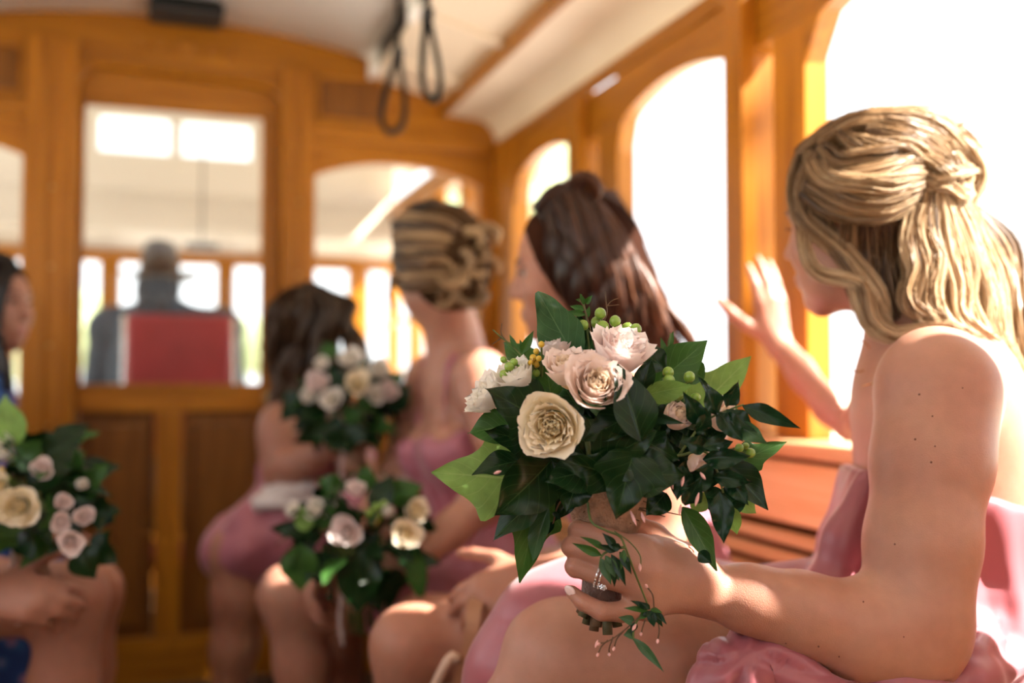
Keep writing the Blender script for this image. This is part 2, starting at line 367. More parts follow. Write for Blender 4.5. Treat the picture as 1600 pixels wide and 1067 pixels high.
# side bays, the left one mirrors the right one
ux0, ux1 = BX(492), BX(748); uz_t = BZ(620, 264); uz_b = BZ(620, 640); 
for sgn in (1, -1):
    fx = (lambda x: x) if sgn == 1 else mir
    lo, hi = (lambda a, b: (min(a, b), max(a, b)))(fx(qx2), fx(XW))
    g0, g1 = (lambda a, b: (min(a, b), max(a, b)))(fx(ux0), fx(ux1))
    # upper board with the sloping top, ending in the rounded cove corner
    top = [(fx(x1-.02), z1-.02), (fx(x1), z1b+.005), (fx(x2), z2+.004), (fx(x2), z3+.004)]+[(fx(x), z+.004) for x, z in cove_pts()[1:]]
    zc_ = uz_t-.02
    ar = []
    for t in np.linspace(0, 1, 13):
        x = g0+(g1-g0)*t; q = abs(2*t-1); ar.append((x, uz_t+.016-.055*q**2.2))
    poly = [(fx(qx2-.01), zc_+.31)]+top+[(fx(XW), zc_-.04)]
    if sgn == 1: poly = [(qx2-.01, BZ(490, 100))]+top+[(XW, ar[-1][1])]+ar[::-1]+[(qx2-.01, ar[0][1])]
    else: poly = [(fx(qx2-.01), BZ(490, 100))]+top+[(fx(XW), ar[0][1])]+ar+[(fx(qx2-.01), ar[-1][1])]
    MB().prism(poly, 1, YB+.004, YB+.045).build('window_header', M_oakx, wf)
    # recessed panel above with frame beads
    p0, p1 = (lambda a, b: (min(a, b), max(a, b)))(fx(BX(494)), fx(BX(600)))
    zq0, zq1 = BZ(545, 190), BZ(545, 122)
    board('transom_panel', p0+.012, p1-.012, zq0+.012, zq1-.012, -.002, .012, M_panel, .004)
    for (a, b, c, d) in ((p0, p1, zq0-.008, zq0+.006), (p0, p1, zq1-.006, zq1+.008), (p0-.006, p0+.008, zq0-.008, zq1+.008), (p1-.008, p1+.006, zq0-.008, zq1+.008)):
        board('bead', a, b, c, d, -.012, .01, M_oakx, .003)
    board('rail', lo, hi-.02 if sgn == 1 else hi, BZ(600, 228), BZ(600, 204), -.014, .01, M_oakx, .005)
    a_, b_ = sorted((fx(qx2-.002), fx(ux0))); board('stile', a_, b_, uz_b-.02, uz_t+.0, -.004, .045)
    a_, b_ = sorted((fx(ux1), fx(XW))); board('stile', a_, b_, uz_b-.02, uz_t-.03, -.004, .045)
    board('sill', lo, hi, uz_b-.05, uz_b, -.03, .05, M_oakx, .006)
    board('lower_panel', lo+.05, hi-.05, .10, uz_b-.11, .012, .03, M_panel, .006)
    for (a, b, c, d) in ((lo, hi, 0, .12), (lo, hi, uz_b-.13, uz_b-.05)): board('rail', a, b, c, d, 0, .045, M_oakx)
    board('stile', lo, lo+.06, .12, uz_b-.13); board('stile', hi-.06, hi, .12, uz_b-.13)
    wn = board('window_1' if sgn == 1 else 'window_2', g0-.005, g1+.005, uz_b-.002, uz_t+.02, .020, .024, M_glass, 0); 
# ---- sliding door between the posts
do = thing('door_1', ((px2+qx1)/2, YB, 0), 'oak door with tall glass pane and two lower panels', kind='structure')
def db(name, x0, x1_, z0, z1_, y0, y1, mat=None, bev=.004): return board(name, x0, x1_, z0, z1_, y0, y1, mat, bev, do)
dzb, dzt = BZ(268, 606), BZ(268, 165); dx0, dx1 = px2+.003, qx1-.003; ybk = .036
db('stile', dx0, gx0, 0.01, dzt+.0, ybk, .072); db('stile', gx1, dx1, 0.01, dzt, ybk, .072)
tp = [(dx0+.002, dzt-.02)]+[(c[0]*.985+.015*xc, c[1]-.006) for c in cut[::-1]]+[(dx1-.002, dzt-.02)]
MB().prism([(gx0, dzt), (dx0, dzt)]+tp[1:-1]+[(dx1, dzt), (gx1, dzt)], 1, YB+ybk, YB+.072).build('top_rail', M_oakx, do)
db('lock_rail', gx0, gx1, dzb-.075, dzb, ybk, .072, M_oakx); db('bottom_rail', gx0, gx1, .01, .16, ybk, .072, M_oakx)
pm0, pm1 = BX(241, 800), BX(284, 800); pl0, pr1 = BX(128, 800), BX(404, 800)
db('mullion', pm0, pm1, .16, dzb-.075, ybk, .072)
for a, b in ((gx0, pm0), (pm1, gx1)):
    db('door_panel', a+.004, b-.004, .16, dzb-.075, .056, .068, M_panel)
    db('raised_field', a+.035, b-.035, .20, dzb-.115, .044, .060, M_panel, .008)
for (a, b, c, d) in ((gx0-.004, gx1+.004, dzb-.004, dzb+.012), (gx0-.004, gx0+.010, dzb, dzt), (gx1-.010, gx1+.004, dzb, dzt), (gx0-.004, gx1+.004, dzt-.012, dzt+.004)): db('glazing_bead', a, b, c, d, ybk-.008, .052, M_oak, .003)
db('pane', gx0, gx1, dzb, dzt, .050, .054, M_glass, 0)
MB().lathe([(.0, -.05), (.012, -.05), (.016, -.043), (.012, -.035), (.006, -.03), (.006, 0)], (dx1-.035, YB+.036, dzb-.03), (0, 1, 0), 14).build('door_knob', M_brass, do, True)
# ---- side walls with arched windows
zs = UX(1200, 682, XW)[2]; zh = z5; z_arc = 1.635
posts = [(3.116, 3.31), (2.333, 2.58), (1.535, 1.753), (0.30, 0.58), (-0.30, -0.10), (-1.02, -0.80), (-1.62, -1.5)]
def side_wall(side):
    right = side == 'right'
    X = XW if right else XL; s = 1 if right else -1
    wr = thing('wall_'+side, (X, 1.0, 0), 'oak window wall on the %s with arched openings' % side, kind='structure')
    def bb(name, a, b, y0, y1, z0, z1_, mat=M_oak, bev=.004): return MB().box((X+s*a, y0, z0), (X+s*b, y1, z1_), bev).build(name, mat, wr)
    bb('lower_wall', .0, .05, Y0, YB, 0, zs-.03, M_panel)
    bb('window_sill', -.05, .06, Y0, YB, zs-.03, zs, M_slat, .008)
    P_ = posts if right else [(3.116, 3.31), (2.333, 2.58), (1.22, 1.38), (-0.30, -0.14), (-1.62, -1.5)]
    for i, (a, b) in enumerate(P_):
        if i == 0: bb('post', -.01, .055, a, b, zs, zh); continue
        w3 = (b-a)
        bb('post', -.038, .0, b-w3*.30, b, zs, zh-.035, M_oak)                  # inner pillar
        bb('post', .001, .055, a, a+w3*.47, zs, z_arc, M_oak)                   # outer frame
        bb('post', .001, .055, b-w3*.22, b, zs, z_arc, M_oak)
        bb('post_cap', .001, .055, a, b, z_arc, zh-.036, M_oaky)
    for i in range(len(P_)-1):
        y0, y1 = P_[i+1][1], P_[i][0]
        ar = []
        for t in np.linspace(0, 1, 21):
            q = abs(2*t-1); z = z_arc+.055*(1-q*q)-(.075*max(0, (q-.86)/.14)**2.0)
            ar.append((y0+(y1-y0)*t, z))
        MB().prism([(y0, zh+.004)]+ar+[(y1, zh+.004)], 0, X+s*.0, X+s*.05).build('window_arch', M_oaky, wr)
        MB().tube([(X+s*.002, y, z-.004) for y, z in ar], .005, 6).build('arch_bead', M_oaky, wr, True)
    bb('header_rail', -.008, .0, Y0, YB, zh-.035, zh, M_oaky)
    return wr
side_wall('right'); side_wall('left')
# rear platform frame behind the photographer
wb = thing('wall_back', (xc, Y0, 0), 'rear platform frame behind the seats with added light-blocking panels', kind='structure')
for x in (XL+.05, xc-.42, xc+.42, XW-.05): MB().box((x-.04, Y0-.06, 0), (x+.04, Y0, 1.9), .006).build('post', M_oak, wb)
MB().box((XL, Y0-.06, 1.78), (XW, Y0, 1.95), .006).build('rail', M_oakx, wb)
for a, b in ((XL, xc-.42), (xc-.38, xc+.38), (xc+.42, XW)): MB().box((a, Y0-.05, 0), (b, Y0-.01, 1.55), .006).build('panel', M_panel, wb)  # panels added out of view to cut the fill light from behind
# ---- benches along both walls: real slats
def bench(side, label):
    right = side == 'right'; s = -1 if right else 1; X = XW-.005 if right else XL+.005
    b = thing('bench', (X+s*.2, 1.0, 0), label, 'bench', 'slatted benches along the walls')
    ya, yb = -1.3, 3.16
    def bb(name, a0, a1, y0, y1, z0, z1_, mat=M_slat, bev=.006): return MB().box((X+s*a0, y0, z0), (X+s*a1, y1, z1_), bev).build(name, mat, b)
    n = 7; zt, zb_ = zs-.035, .47
    hh = (zt-.115-zb_)/n
    def tilt(name, z0, z1_, th=.02):
        # reclining board between heights z0, z1_
        f = lambda z: .02+.075*(zt-z)/(zt-zb_)
        P = [(X+s*f(z0), z0+.002), (X+s*(f(z0)+th), z0+.004), (X+s*(f(z1_)+th), z1_-.004), (X+s*f(z1_), z1_-.002)]
        bm_ = MB().prism(P, 1, ya, yb, .003); return bm_.build(name, M_slat, b)
    tilt('back_board', zt-.112, zt)
    for k in range(n): tilt('back_slat', zb_+hh*k, zb_+hh*(k+1)-.006)
    for k in range(6): bb('seat_slat', .09+.065*k, .09+.065*k+.058, ya, yb, .44+.002*(k % 2), .465)
    bb('seat_front', .46, .485, ya, yb, .30, .455, M_oaky)
    for y in (ya, .2, 1.6, yb-.06): bb('bench_leg', .10, .46, y, y+.05, 0, .44, M_oak)
    return b
bench('right', 'long slatted wooden bench under the sunny right-hand windows, behind the bridesmaids')
bench('left', 'long slatted wooden bench along the left-hand wall beneath the woman in blue')
# ---- driver's cab beyond the bulkhead
YC = 4.9
cab = thing('wall_cab', (xc, YC, 0), 'cab front wall with windows beyond the bulkhead', kind='structure')
def CX(px, py=500): return UY(px, py, YC)[0]
def CZ(py, px=260): return UY(px, py, YC)[2]
def cb(name, x0, x1_, z0, z1_, mat=M_oak, y0=0, y1=.05, bev=.004): return MB().box((x0, YC+y0, z0), (x1_, YC+y1, z1_), bev).build(name, mat, cab)
cz0, czt = CZ(640), CZ(412)
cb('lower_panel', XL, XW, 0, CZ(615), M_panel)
cb('header', XL, XW, czt, CZ(385), M_oakx)
edges = [XL, CX(120)-.55, CX(120)-.47, CX(120), CX(154)+0, CX(186), CX(338), CX(366), CX(412), CX(440), CX(560), CX(590), XW]
for a, b in ((CX(100), CX(119)), (CX(155), CX(187)), (CX(338), CX(366)), (CX(414), CX(445)), (CX(545), CX(575)), (CX(0), CX(22)), (XL, XL+.05)):
    cb('post', a, b, 0, czt, M_oak, -.02, .06)
# cream front panel with two clerestory windows
zl0, zl1 = CZ(241), CZ(187)
wl = [(CX(150), CX(262)), (CX(281), CX(390))]
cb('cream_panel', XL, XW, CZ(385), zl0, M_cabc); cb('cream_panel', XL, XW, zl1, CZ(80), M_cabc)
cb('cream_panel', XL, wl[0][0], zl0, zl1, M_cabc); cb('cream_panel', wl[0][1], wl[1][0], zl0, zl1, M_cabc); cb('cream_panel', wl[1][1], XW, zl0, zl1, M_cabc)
for a, b in wl: cb('clerestory_pane', a, b, zl0, zl1, M_glass, .02, .024, 0)
# bulged band below the clerestory
MB().prism([(YC, CZ(300)), (YC-.10, CZ(330)), (YC-.18, CZ(362)), (YC-.18, CZ(372)), (YC, CZ(392))], 0, XL, XW).build('cream_cornice', M_cabc, cab)
MB().box((XL-.1, YB+.05, CZ(110)), (xc+.55, YC+.6, CZ(110)+.03)).build('cab_ceiling', M_cabc, cab)
for k in range(7):   # boarded, sloping right-hand part of the cab roof
    t0, t1 = k/7, (k+1)/7; xa, xb = xc+.55+(XW+.08-xc-.55)*t0, xc+.55+(XW+.08-xc-.55)*t1; za = CZ(110)-.44*t0**1.3; zb2 = CZ(110)-.44*t1**1.3
    MB().prism([(xa, za), (xb-.006, zb2), (xb-.006, zb2+.02), (xa, za+.02)], 1, YB+.05, YC+.6).build('roof_board', M_cabc, cab)
for y in (3.62, 4.05, 4.45, 4.9): MB().box((XW-.03, y, .0), (XW+.03, y+.06, 1.80), .005).build('side_post', M_oak, cab); MB().box((XL-.03, y, .0), (XL+.03, y+.06, 1.80), .005).build('side_post', M_oak, cab)
for x in (XW, XL):
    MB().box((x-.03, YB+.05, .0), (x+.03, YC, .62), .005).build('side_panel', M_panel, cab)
    MB().box((x-.04, YB+.05, 1.74), (x+.04, YC, 1.84), .005).build('side_rail', M_oaky, cab)
    MB().box((x-.035, YB+.05, .86), (x+.035, YC, .90), .005).build('side_rail', M_oaky, cab)
# open guard railing at the right of the cab
for zz in (1.0, 1.22): MB().tube([(XW-.12, 3.6, zz), (XW-.12, 4.85, zz)], .012, 8).build('guard_rail', M_brass, cab, True)
# cab pendant box seen above the hat
mo = MB(); c = UY(315, 385, 4.55); mo.box(c-A(.07, .03, .012), c+A(.07, .03, .012), .01); mo.box(c+A(-.004, -.004, .0), c+A(.004, .004, .50)); tag(mo.build('mirror', M_blackp), 'small dark driving mirror hanging above the driver hat', 'mirror')
# ================================================================== distance-field bodies
class Field:
    def __init__(s, lo, hi, h):
        s.lo = np.asarray(lo, float); s.h = h; s.n = np.ceil((np.asarray(hi)-s.lo)/h).astype(int)+1
        s.f = np.full(s.n, 1.0, np.float32)
    def win(s, lo, hi, m):
        a = np.maximum(np.floor((lo-m-s.lo)/s.h).astype(int), 0); b = np.minimum(np.ceil((hi+m-s.lo)/s.h).astype(int)+1, s.n)
        if np.any(b <= a): return None
        sl = tuple(slice(a[i], b[i]) for i in range(3))
        g = [(s.lo[i]+s.h*np.arange(a[i], b[i])).astype(np.float32) for i in range(3)]
        return sl, g[0][:, None, None], g[1][None, :, None], g[2][None, None, :]
    def put(s, sl, d, k, sub=False):
        f = s.f[sl]
        if sub: f, d = -f, d
        if k > 0:
            hh = np.maximum(k-np.abs(f-d), 0)/k; r = np.minimum(f, d)-hh*hh*k*0.25
        else: r = np.minimum(f, d)
        s.f[sl] = -r if sub else r
    def cone(s, a, b, r1, r2, k=.02, sub=False):
        a = np.asarray(a, float); b = np.asarray(b, float); rm = max(r1, r2)
        q = s.win(np.minimum(a, b)-rm, np.maximum(a, b)+rm, k+3*s.h)
        if q is None: return
        sl, x, y, z = q; ab = b-a; L = float(ab@ab)+1e-12
        t = np.clip(((x-a[0])*ab[0]+(y-a[1])*ab[1]+(z-a[2])*ab[2])/L, 0, 1)
        d = np.sqrt((x-a[0]-t*ab[0])**2+(y-a[1]-t*ab[1])**2+(z-a[2]-t*ab[2])**2)-(r1+(r2-r1)*t)
        s.put(sl, d, k, sub)
    def chain(s, P, R, k=.02):
        for i in range(len(P)-1): s.cone(P[i], P[i+1], R[i], R[i+1], k)
    def ell(s, c, r, M=None, k=.02, sub=False):
        c = np.asarray(c, float); r = np.asarray(r, float); M = np.eye(3) if M is None else M   # columns of M: local axes
        e = np.sqrt(((M*r)**2).sum(1)); q = s.win(c-e, c+e, k+3*s.h)
        if q is None: return
        sl, x, y, z = q; x, y, z = x-c[0], y-c[1], z-c[2]
        p = [M[0, i]*x+M[1, i]*y+M[2, i]*z for i in range(3)]
        k0 = np.sqrt(sum((p[i]/r[i])**2 for i in range(3))); k1 = np.sqrt(sum((p[i]/r[i]**2)**2 for i in range(3)))+1e-9
        s.put(sl, k0*(k0-1)/k1, k, sub)
    def cut(s, p, n, k=.004):
        """removes the side the normal points to"""
        q = s.win(s.lo, s.lo+s.h*s.n, 0); sl, x, y, z = q
        d = (x-p[0])*n[0]+(y-p[1])*n[1]+(z-p[2])*n[2]
        hh = np.maximum(k-np.abs(s.f-d), 0)/k; s.f = (np.maximum(s.f, d)+hh*hh*k*0.25).astype(np.float32)
    def clear_bench(s, left=False):
        """keeps the figure out of the bench, the wall and the posts it leans on"""
        sl, x, y, z = s.win(s.lo, s.lo+s.h*s.n, 0)
        if left: x = mir(x)
        seat = np.maximum(.612-x, z-.474)
        xb = XW-.056-.078*np.clip((zs-.035-z)/(zs-.505), 0, 1.2)
        back = np.maximum(xb-x, z-zs-.004); post = (XW-.046)-x+0*z
        d = np.minimum(np.minimum(seat, back), post)+0*y
        s.f = np.maximum(s.f, -d).astype(np.float32)
    def mesh(s, smooth=1):
        f = s.f; g = f < 0
        cs = [(i, j, k) for i in (0, 1) for j in (0, 1) for k in (0, 1)]
        n = np.array(f.shape)
        def sh(a, o): return a[o[0]:n[0]-1+o[0], o[1]:n[1]-1+o[1], o[2]:n[2]-1+o[2]]
        cnt = np.zeros(n-1, np.uint8)
        for o in cs: cnt += sh(g, o)
        act = (cnt > 0) & (cnt < 8); idx = np.argwhere(act); vid = np.full(n-1, -1, np.int32); vid[act] = np.arange(len(idx))
        val = np.stack([f[idx[:, 0]+o[0], idx[:, 1]+o[1], idx[:, 2]+o[2]] for o in cs], 1)
        acc = np.zeros((len(idx), 3)); num = np.zeros(len(idx))
        for a in range(8):
            for b in range(a+1, 8):
                oa, ob = np.array(cs[a]), np.array(cs[b])
                if np.abs(oa-ob).sum() != 1: continue
                m = (val[:, a] < 0) != (val[:, b] < 0); t = val[m, a]/(val[m, a]-val[m, b])
                acc[m] += oa+t[:, None]*(ob-oa); num[m] += 1
        V = s.lo+s.h*(idx+acc/num[:, None])
        F = []
        for ax in range(3):
            o1, o2 = [i for i in range(3) if i != ax]
            sl0 = [slice(1, n[i]-1) for i in range(3)]; sl1 = list(sl0); sl0[ax] = slice(0, n[ax]-1); sl1[ax] = slice(1, n[ax])
            A0, A1 = g[tuple(sl0)], g[tuple(sl1)]
            e = np.argwhere(A0 != A1); inside = A0[A0 != A1]
            e = e+1; e[:, ax] -= 1
            def cid(d1, d2):
                q = e.copy(); q[:, o1] -= d1; q[:, o2] -= d2; return vid[q[:, 0], q[:, 1], q[:, 2]]
            quad = np.stack([cid(1, 1), cid(0, 1), cid(0, 0), cid(1, 0)], 1)
            flip = inside if ax != 1 else ~inside
            quad[~flip] = quad[~flip][:, ::-1]; F.append(quad)
        F = np.vstack(F); F = F[(F >= 0).all(1)]
        for _ in range(smooth):
            S = np.zeros_like(V); C = np.zeros(len(V))
            for a, b in ((0, 1), (1, 2), (2, 3), (3, 0)):
                np.add.at(S, F[:, a], V[F[:, b]]); np.add.at(S, F[:, b], V[F[:, a]]); np.add.at(C, F[:, a], 1); np.add.at(C, F[:, b], 1)
            V = V*0.45+0.55*S/np.maximum(C, 1)[:, None]
        return V, F
def clamp_bench(V, left=False):
    V = V.copy(); x = mir(V[:, 0]) if left else V[:, 0].copy(); z = V[:, 2]
    m = (x > .606) & (z < .474); V[m, 2] = .474; z = V[:, 2]
    xb = XW-.056-.078*np.clip((zs-.035-z)/(zs-.505), 0, 1.2); m = (x > xb) & (z < zs+.004); x[m] = xb[m]; x = np.minimum(x, XW-.046)
    V[:, 0] = mir(x) if left else x; return V
def vnormals(V, F):
    n = np.cross(V[F[:, 2]]-V[F[:, 0]], V[F[:, 3]]-V[F[:, 1]]); R = np.zeros_like(V)
    for i in range(4): np.add.at(R, F[:, i], n)
    return R/(np.linalg.norm(R, axis=1, keepdims=True)+1e-12)
def sn(V, sc, seed):
    """cheap smooth pseudo-noise"""
    r = np.random.default_rng(seed); out = np.zeros(len(V))
    for i in range(5):
        d = nrm(r.normal(size=3)); out += np.sin(V@d*sc*(0.6+0.35*i)+r.uniform(0, 6.28))/(1+.35*i)
    return out/3
def headM(fw, up):
    fw = nrm(fw); l = nrm(np.cross(up, fw)); u = np.cross(fw, l); return np.stack([fw, l, u], 1)
def head_prims(F, c, M, s=.93):
    T = lambda x, y, z: np.asarray(c)+M@(s*A(x, y, z))
    F.ell(T(-.012, 0, .035), A(.095, .074, .088)*s, M, .01); F.ell(T(.042, 0, -.022), A(.048, .060, .088)*s, M, .03)
    F.ell(T(.036, 0, -.075), A(.050, .050, .034)*s, M, .03); F.cone(T(.076, 0, -.102), T(.07, 0, -.106), .015*s, .016*s, .02)
    F.cone(T(.090, 0, .008), T(.110, 0, -.030), .006*s, .009*s, .014)
    for q in (-1, 1):
        F.cone(T(.097, q*.010, -.036), T(.099, q*.009, -.036), .006*s, .006*s, .008); F.cone(T(.084, q*.012, .020), T(.074, q*.042, .020), .008*s, .008*s, .014)
        F.ell(T(.064, q*.036, -.030), A(.022, .024, .026)*s, M, .02)
        F.ell(T(.0935, q*.031, .0), A(.014, .016, .010)*s, M, .008, sub=True)
        F.ell(T(-.004, q*.074, -.008), A(.017, .008, .029)*s, M, .008)
    F.cone(T(.094, -.015, -.064), T(.094, .015, -.064), .0055*s, .0055*s, .005); F.cone(T(.092, -.012, -.074), T(.092, .012, -.074), .0065*s, .0065*s, .006)
def face_parts(c, M, par, s=.93, lipc=None, brow=None):
    T = lambda x, y, z: np.asarray(c)+M@(s*A(x, y, z))
    for q in (-1, 1):
        e = MB().ell(T(.073, q*.030, .0), A(.0120, .0120, .0120)*s, M, 14).build('eye', M_eye, par, True)
        MB().ell(T(.0822, q*.0305, .0), A(.0042, .006, .006)*s, M, 10).build('iris', M_iris, e, True)
        pts = [T(.0935-abs(t)*.0015-.006*max(0, t*q), q*.031+.014*t, .0035-.003*t*t) for t in np.linspace(-1, 1, 7)]
        MB().tube(pts, .0012, 5).build('eyelash', M_iris, par, True)
        pts = [T(.0945-.010*max(0, t), q*(.016+.03*t), .019+.006*math.sin(t*2.6)) for t in np.linspace(0, 1, 7)]
        MB().tube(pts, [.001, .0022, .0025, .0024, .002, .0016, .0008], 5).build('eyebrow', brow or M_iris, par, True)
    MB().tube([T(.0955-.35*t*t*.05, .022*t, -.0645+.002*math.cos(3*t)) for t in np.linspace(-1, 1, 7)], np.array([.001, .0035, .0048, .0045, .0048, .0035, .001])*s, 6).build('lip', M_lip, par, True)
    MB().tube([T(.0945-.35*t*t*.05, .020*t, -.0735) for t in np.linspace(-1, 1, 7)], np.array([.001, .004, .0054, .0058, .0054, .004, .001])*s, 6).build('lip', M_lip, par, True)
def hand_prims(F, wr, d, back, thumb, curl=.4, s=1.0, spread=.12, tcurl=.3, kn=.003):
    """d towards the knuckles, back = back of the hand, thumb = side of the thumb; returns finger tips"""
    d = nrm(d); back = nrm(back-d*np.dot(back, d)); th = nrm(np.cross(d, back)); th = th if np.dot(th, thumb) > 0 else -th
    W = np.asarray(wr, float); tips = []; G = []
    off = [.027, .009, -.009, -.025]; L = [.070, .078, .073, .058]; fwd = [.083, .088, .083, .074]
    for i in range(4):
        kp = W+s*(d*fwd[i]+th*off[i]+back*(.004-.004*abs(i-1.3)))
        F.cone(W+s*(th*off[i]*.55+d*.004), kp, .0135*s, .0112*s, .012)
        G.append((i, kp))
    F.cone(W+s*(th*.012+d*.01), W+s*(th*.030+d*.055-back*.006), .015*s, .012*s, .012)
    F.cone(W+s*(th*-.02+d*.01-back*.006), W+s*(th*-.024+d*.06-back*.004), .014*s, .011*s, .012)
    for i, kp in G:
        dr = nrm(d+th*spread*(1.5-i)/1.5); p = kp; r = [.0098, .0088, .0078, .0062]
        if i == 3: r = [q*.87 for q in r]
        pts = [p]; cu = curl*(1+.12*i)
        for j, fr in enumerate((.45, .30, .25)):
            a = cu*(0.8, 1.15, .8)[j]; dr = nrm(dr*math.cos(a)-back*math.sin(a)); p = p+dr*L[i]*fr*s; pts.append(p)
        for j in range(3): F.cone(pts[j], pts[j+1], r[j]*s, r[j+1]*s, kn if j else .007)
        tips.append((pts[-1], dr))
    p = W+s*(d*.028+th*.026-back*.006); dr = nrm(d*.62+th*.78-back*.12*1); pts = [p]
    for j, l in enumerate((.040, .034, .028)):
        p = p+dr*l*s; pts.append(p); dr = nrm(dr*math.cos(tcurl)+d*math.sin(tcurl)*.8-back*math.sin(tcurl)*.5)
    for j in range(3): F.cone(pts[j], pts[j+1], (.0135, .0115, .010)[j]*s, (.0115, .010, .0075)[j]*s, .010 if j == 0 else .004)
    tips.append((pts[-1], dr))
    return tips
def torso_frame(J):
    left = nrm(J['shL']-J['shR']); hm = (J['hipL']+J['hipR'])/2; up = nrm(J['neck']-hm); left = nrm(left-up*np.dot(left, up)); fw = np.cross(left, up)
    return fw, left, up, hm
def torso_prims(F, J, e=0.0, man=False, bust=.048):
    fw, le, up, hm = torso_frame(J); M = np.stack([fw, le, up], 1); nk = J['neck']; Lt = np.linalg.norm(nk-hm)
    w = np.linalg.norm(J['shL']-J['shR'])/2
    F.ell(nk-up*Lt*.36-fw*.004, A(.092+e, w*.82+e, Lt*.36+e), M, .03)
    F.ell(nk-up*Lt*.64, A(.086+e, w*.70+e, Lt*.32+e), M, .05)
    F.ell(hm+up*.035-fw*.005, A(.108+e, .165+e, .115+e), M, .06)
    if not man:
        for q in (-1, 1): F.ell(nk-up*Lt*.40+fw*.070+le*q*.066, A(bust+e, bust+.006+e, bust+.006+e), M, .03)
    F.cone(J['shL']-up*.005, J['shR']-up*.005, .042+e, .042+e, .05)
def limb_prims(F, J, arms='LR', legs='LR', s=1.0, man=False):
    m = 1.15 if man else 1.0
    for q in arms:
        if 'sh'+q not in J or 'el'+q not in J: continue
        sh, el, wr = J['sh'+q], J['el'+q], J['wr'+q]
        F.chain([sh, sh+(el-sh)*.25, sh+(el-sh)*.6, el], [.050*m, .048*m, .041*m, .035*m], .03)
        F.chain([el, el+(wr-el)*.28, el+(wr-el)*.65, wr], [.036*m, .039*m, .031*m, .024*m], .02)
    for q in legs:
        if 'kn'+q not in J: continue
        hp, kn, an = J['hip'+q], J['kn'+q], J['an'+q]
        F.chain([hp, hp+(kn-hp)*.35, hp+(kn-hp)*.75, kn], [.088, .083, .064, .054], .03)
        sh_ = nrm(an-kn); back = nrm((hp-kn)-sh_*np.dot(hp-kn, sh_))
        F.chain([kn, kn+(an-kn)*.3+back*.012, kn+(an-kn)*.65+back*.004, an], [.052, .051, .040, .030], .03)
        toe = an-back*.15-UPV*.035 if 'toe'+q not in J else J['toe'+q]
        F.chain([an+back*.02-UPV*.03, an-UPV*.02, an+(toe-an)*.6-UPV*.012, toe], [.026, .030, .027, .016], .02)
def bounds(P, m): P = np.array(P); return P.min(0)-m, P.max(0)+m
# ------------------------------------------------------------------ hair strands
def strands(guides, count, rad=.0005, seg=22, seed=1, wav=.0, flare=1.0):
    """guides: list of (points(m,3), lockradius (scalar or list), tone0, tone1, nstr). Returns one mesh of thin three-sided strands"""
    r_ = np.random.default_rng(seed); VV = []; FF = []; TT = []; base = 0
    for g in guides:
        P0, lr, t0, t1, ns = g[:5]; flat = g[5] if len(g) > 5 else .55
        P = spline(P0, seg); T, Nn, B = frames(P)
        lr_ = np.interp(np.linspace(0, 1, seg), np.linspace(0, 1, len(lr)), lr) if np.ndim(lr) else np.full(seg, lr)
        if len(g) > 6 and g[6] is not None:     # flatten against a given outward direction
            o = np.asarray(g[6], float)
            Nn = np.array([nrm(np.cross(o, t)) for t in T]); B = np.cross(T, Nn)
        n = int(ns*count)
        a = r_.uniform(0, 2*math.pi, n); q = np.sqrt(r_.uniform(0, 1, n)); u = q*np.cos(a); v = q*np.sin(a)*flat
        ph = r_.uniform(0, 6.28, n); fr = r_.uniform(.5, 1.5, n); s = np.linspace(0, 1, seg)
        tw = g[7] if len(g) > 7 else 0.0
        ca, sa = np.cos(tw*s), np.sin(tw*s)
        uu = u[:, None]*ca-v[:, None]*sa; vv = u[:, None]*sa+v[:, None]*ca
        wob = wav*np.sin(s[None]*6.28*1.6*fr[:, None]+ph[:, None])
        C = P[None]+(lr_[None, :, None]*(uu[:, :, None]*Nn[None]+vv[:, :, None]*B[None]))+wob[:, :, None]*Nn[None]+.6*np.roll(wob, 3, 1)[:, :, None]*B[None]
        # end lengths vary
        ln = 1-r_.uniform(0, .12, n)
        rr = rad*r_.uniform(.7, 1.4, n)[:, None]*np.clip((ln[:, None]-s[None])*14+.2, .08, 1)*np.clip(s[None]*20+.4, .2, 1)
        V = np.zeros((n, seg, 3, 3))
        for k in range(3):
            t = 2*math.pi*k/3; V[:, :, k] = C+rr[:, :, None]*(Nn[None]*math.cos(t)+B[None]*math.sin(t))
        idx = base+np.arange(n*seg*3).reshape(n, seg, 3)
        for k in range(3):
            k2 = (k+1) % 3
            FF.append(np.stack([idx[:, :-1, k], idx[:, :-1, k2], idx[:, 1:, k2], idx[:, 1:, k]], -1).reshape(-1, 4))
        tone = np.clip(t0+(t1-t0)*s[None]+r_.normal(0, .17, n)[:, None]+.05*vv/ max(flat, .1), 0, 1)
        TT.append(np.repeat(tone[:, :, None], 3, 2).ravel()); VV.append(V.reshape(-1, 3)); base += n*seg*3
    return np.vstack(VV), np.vstack(FF), np.concatenate(TT)
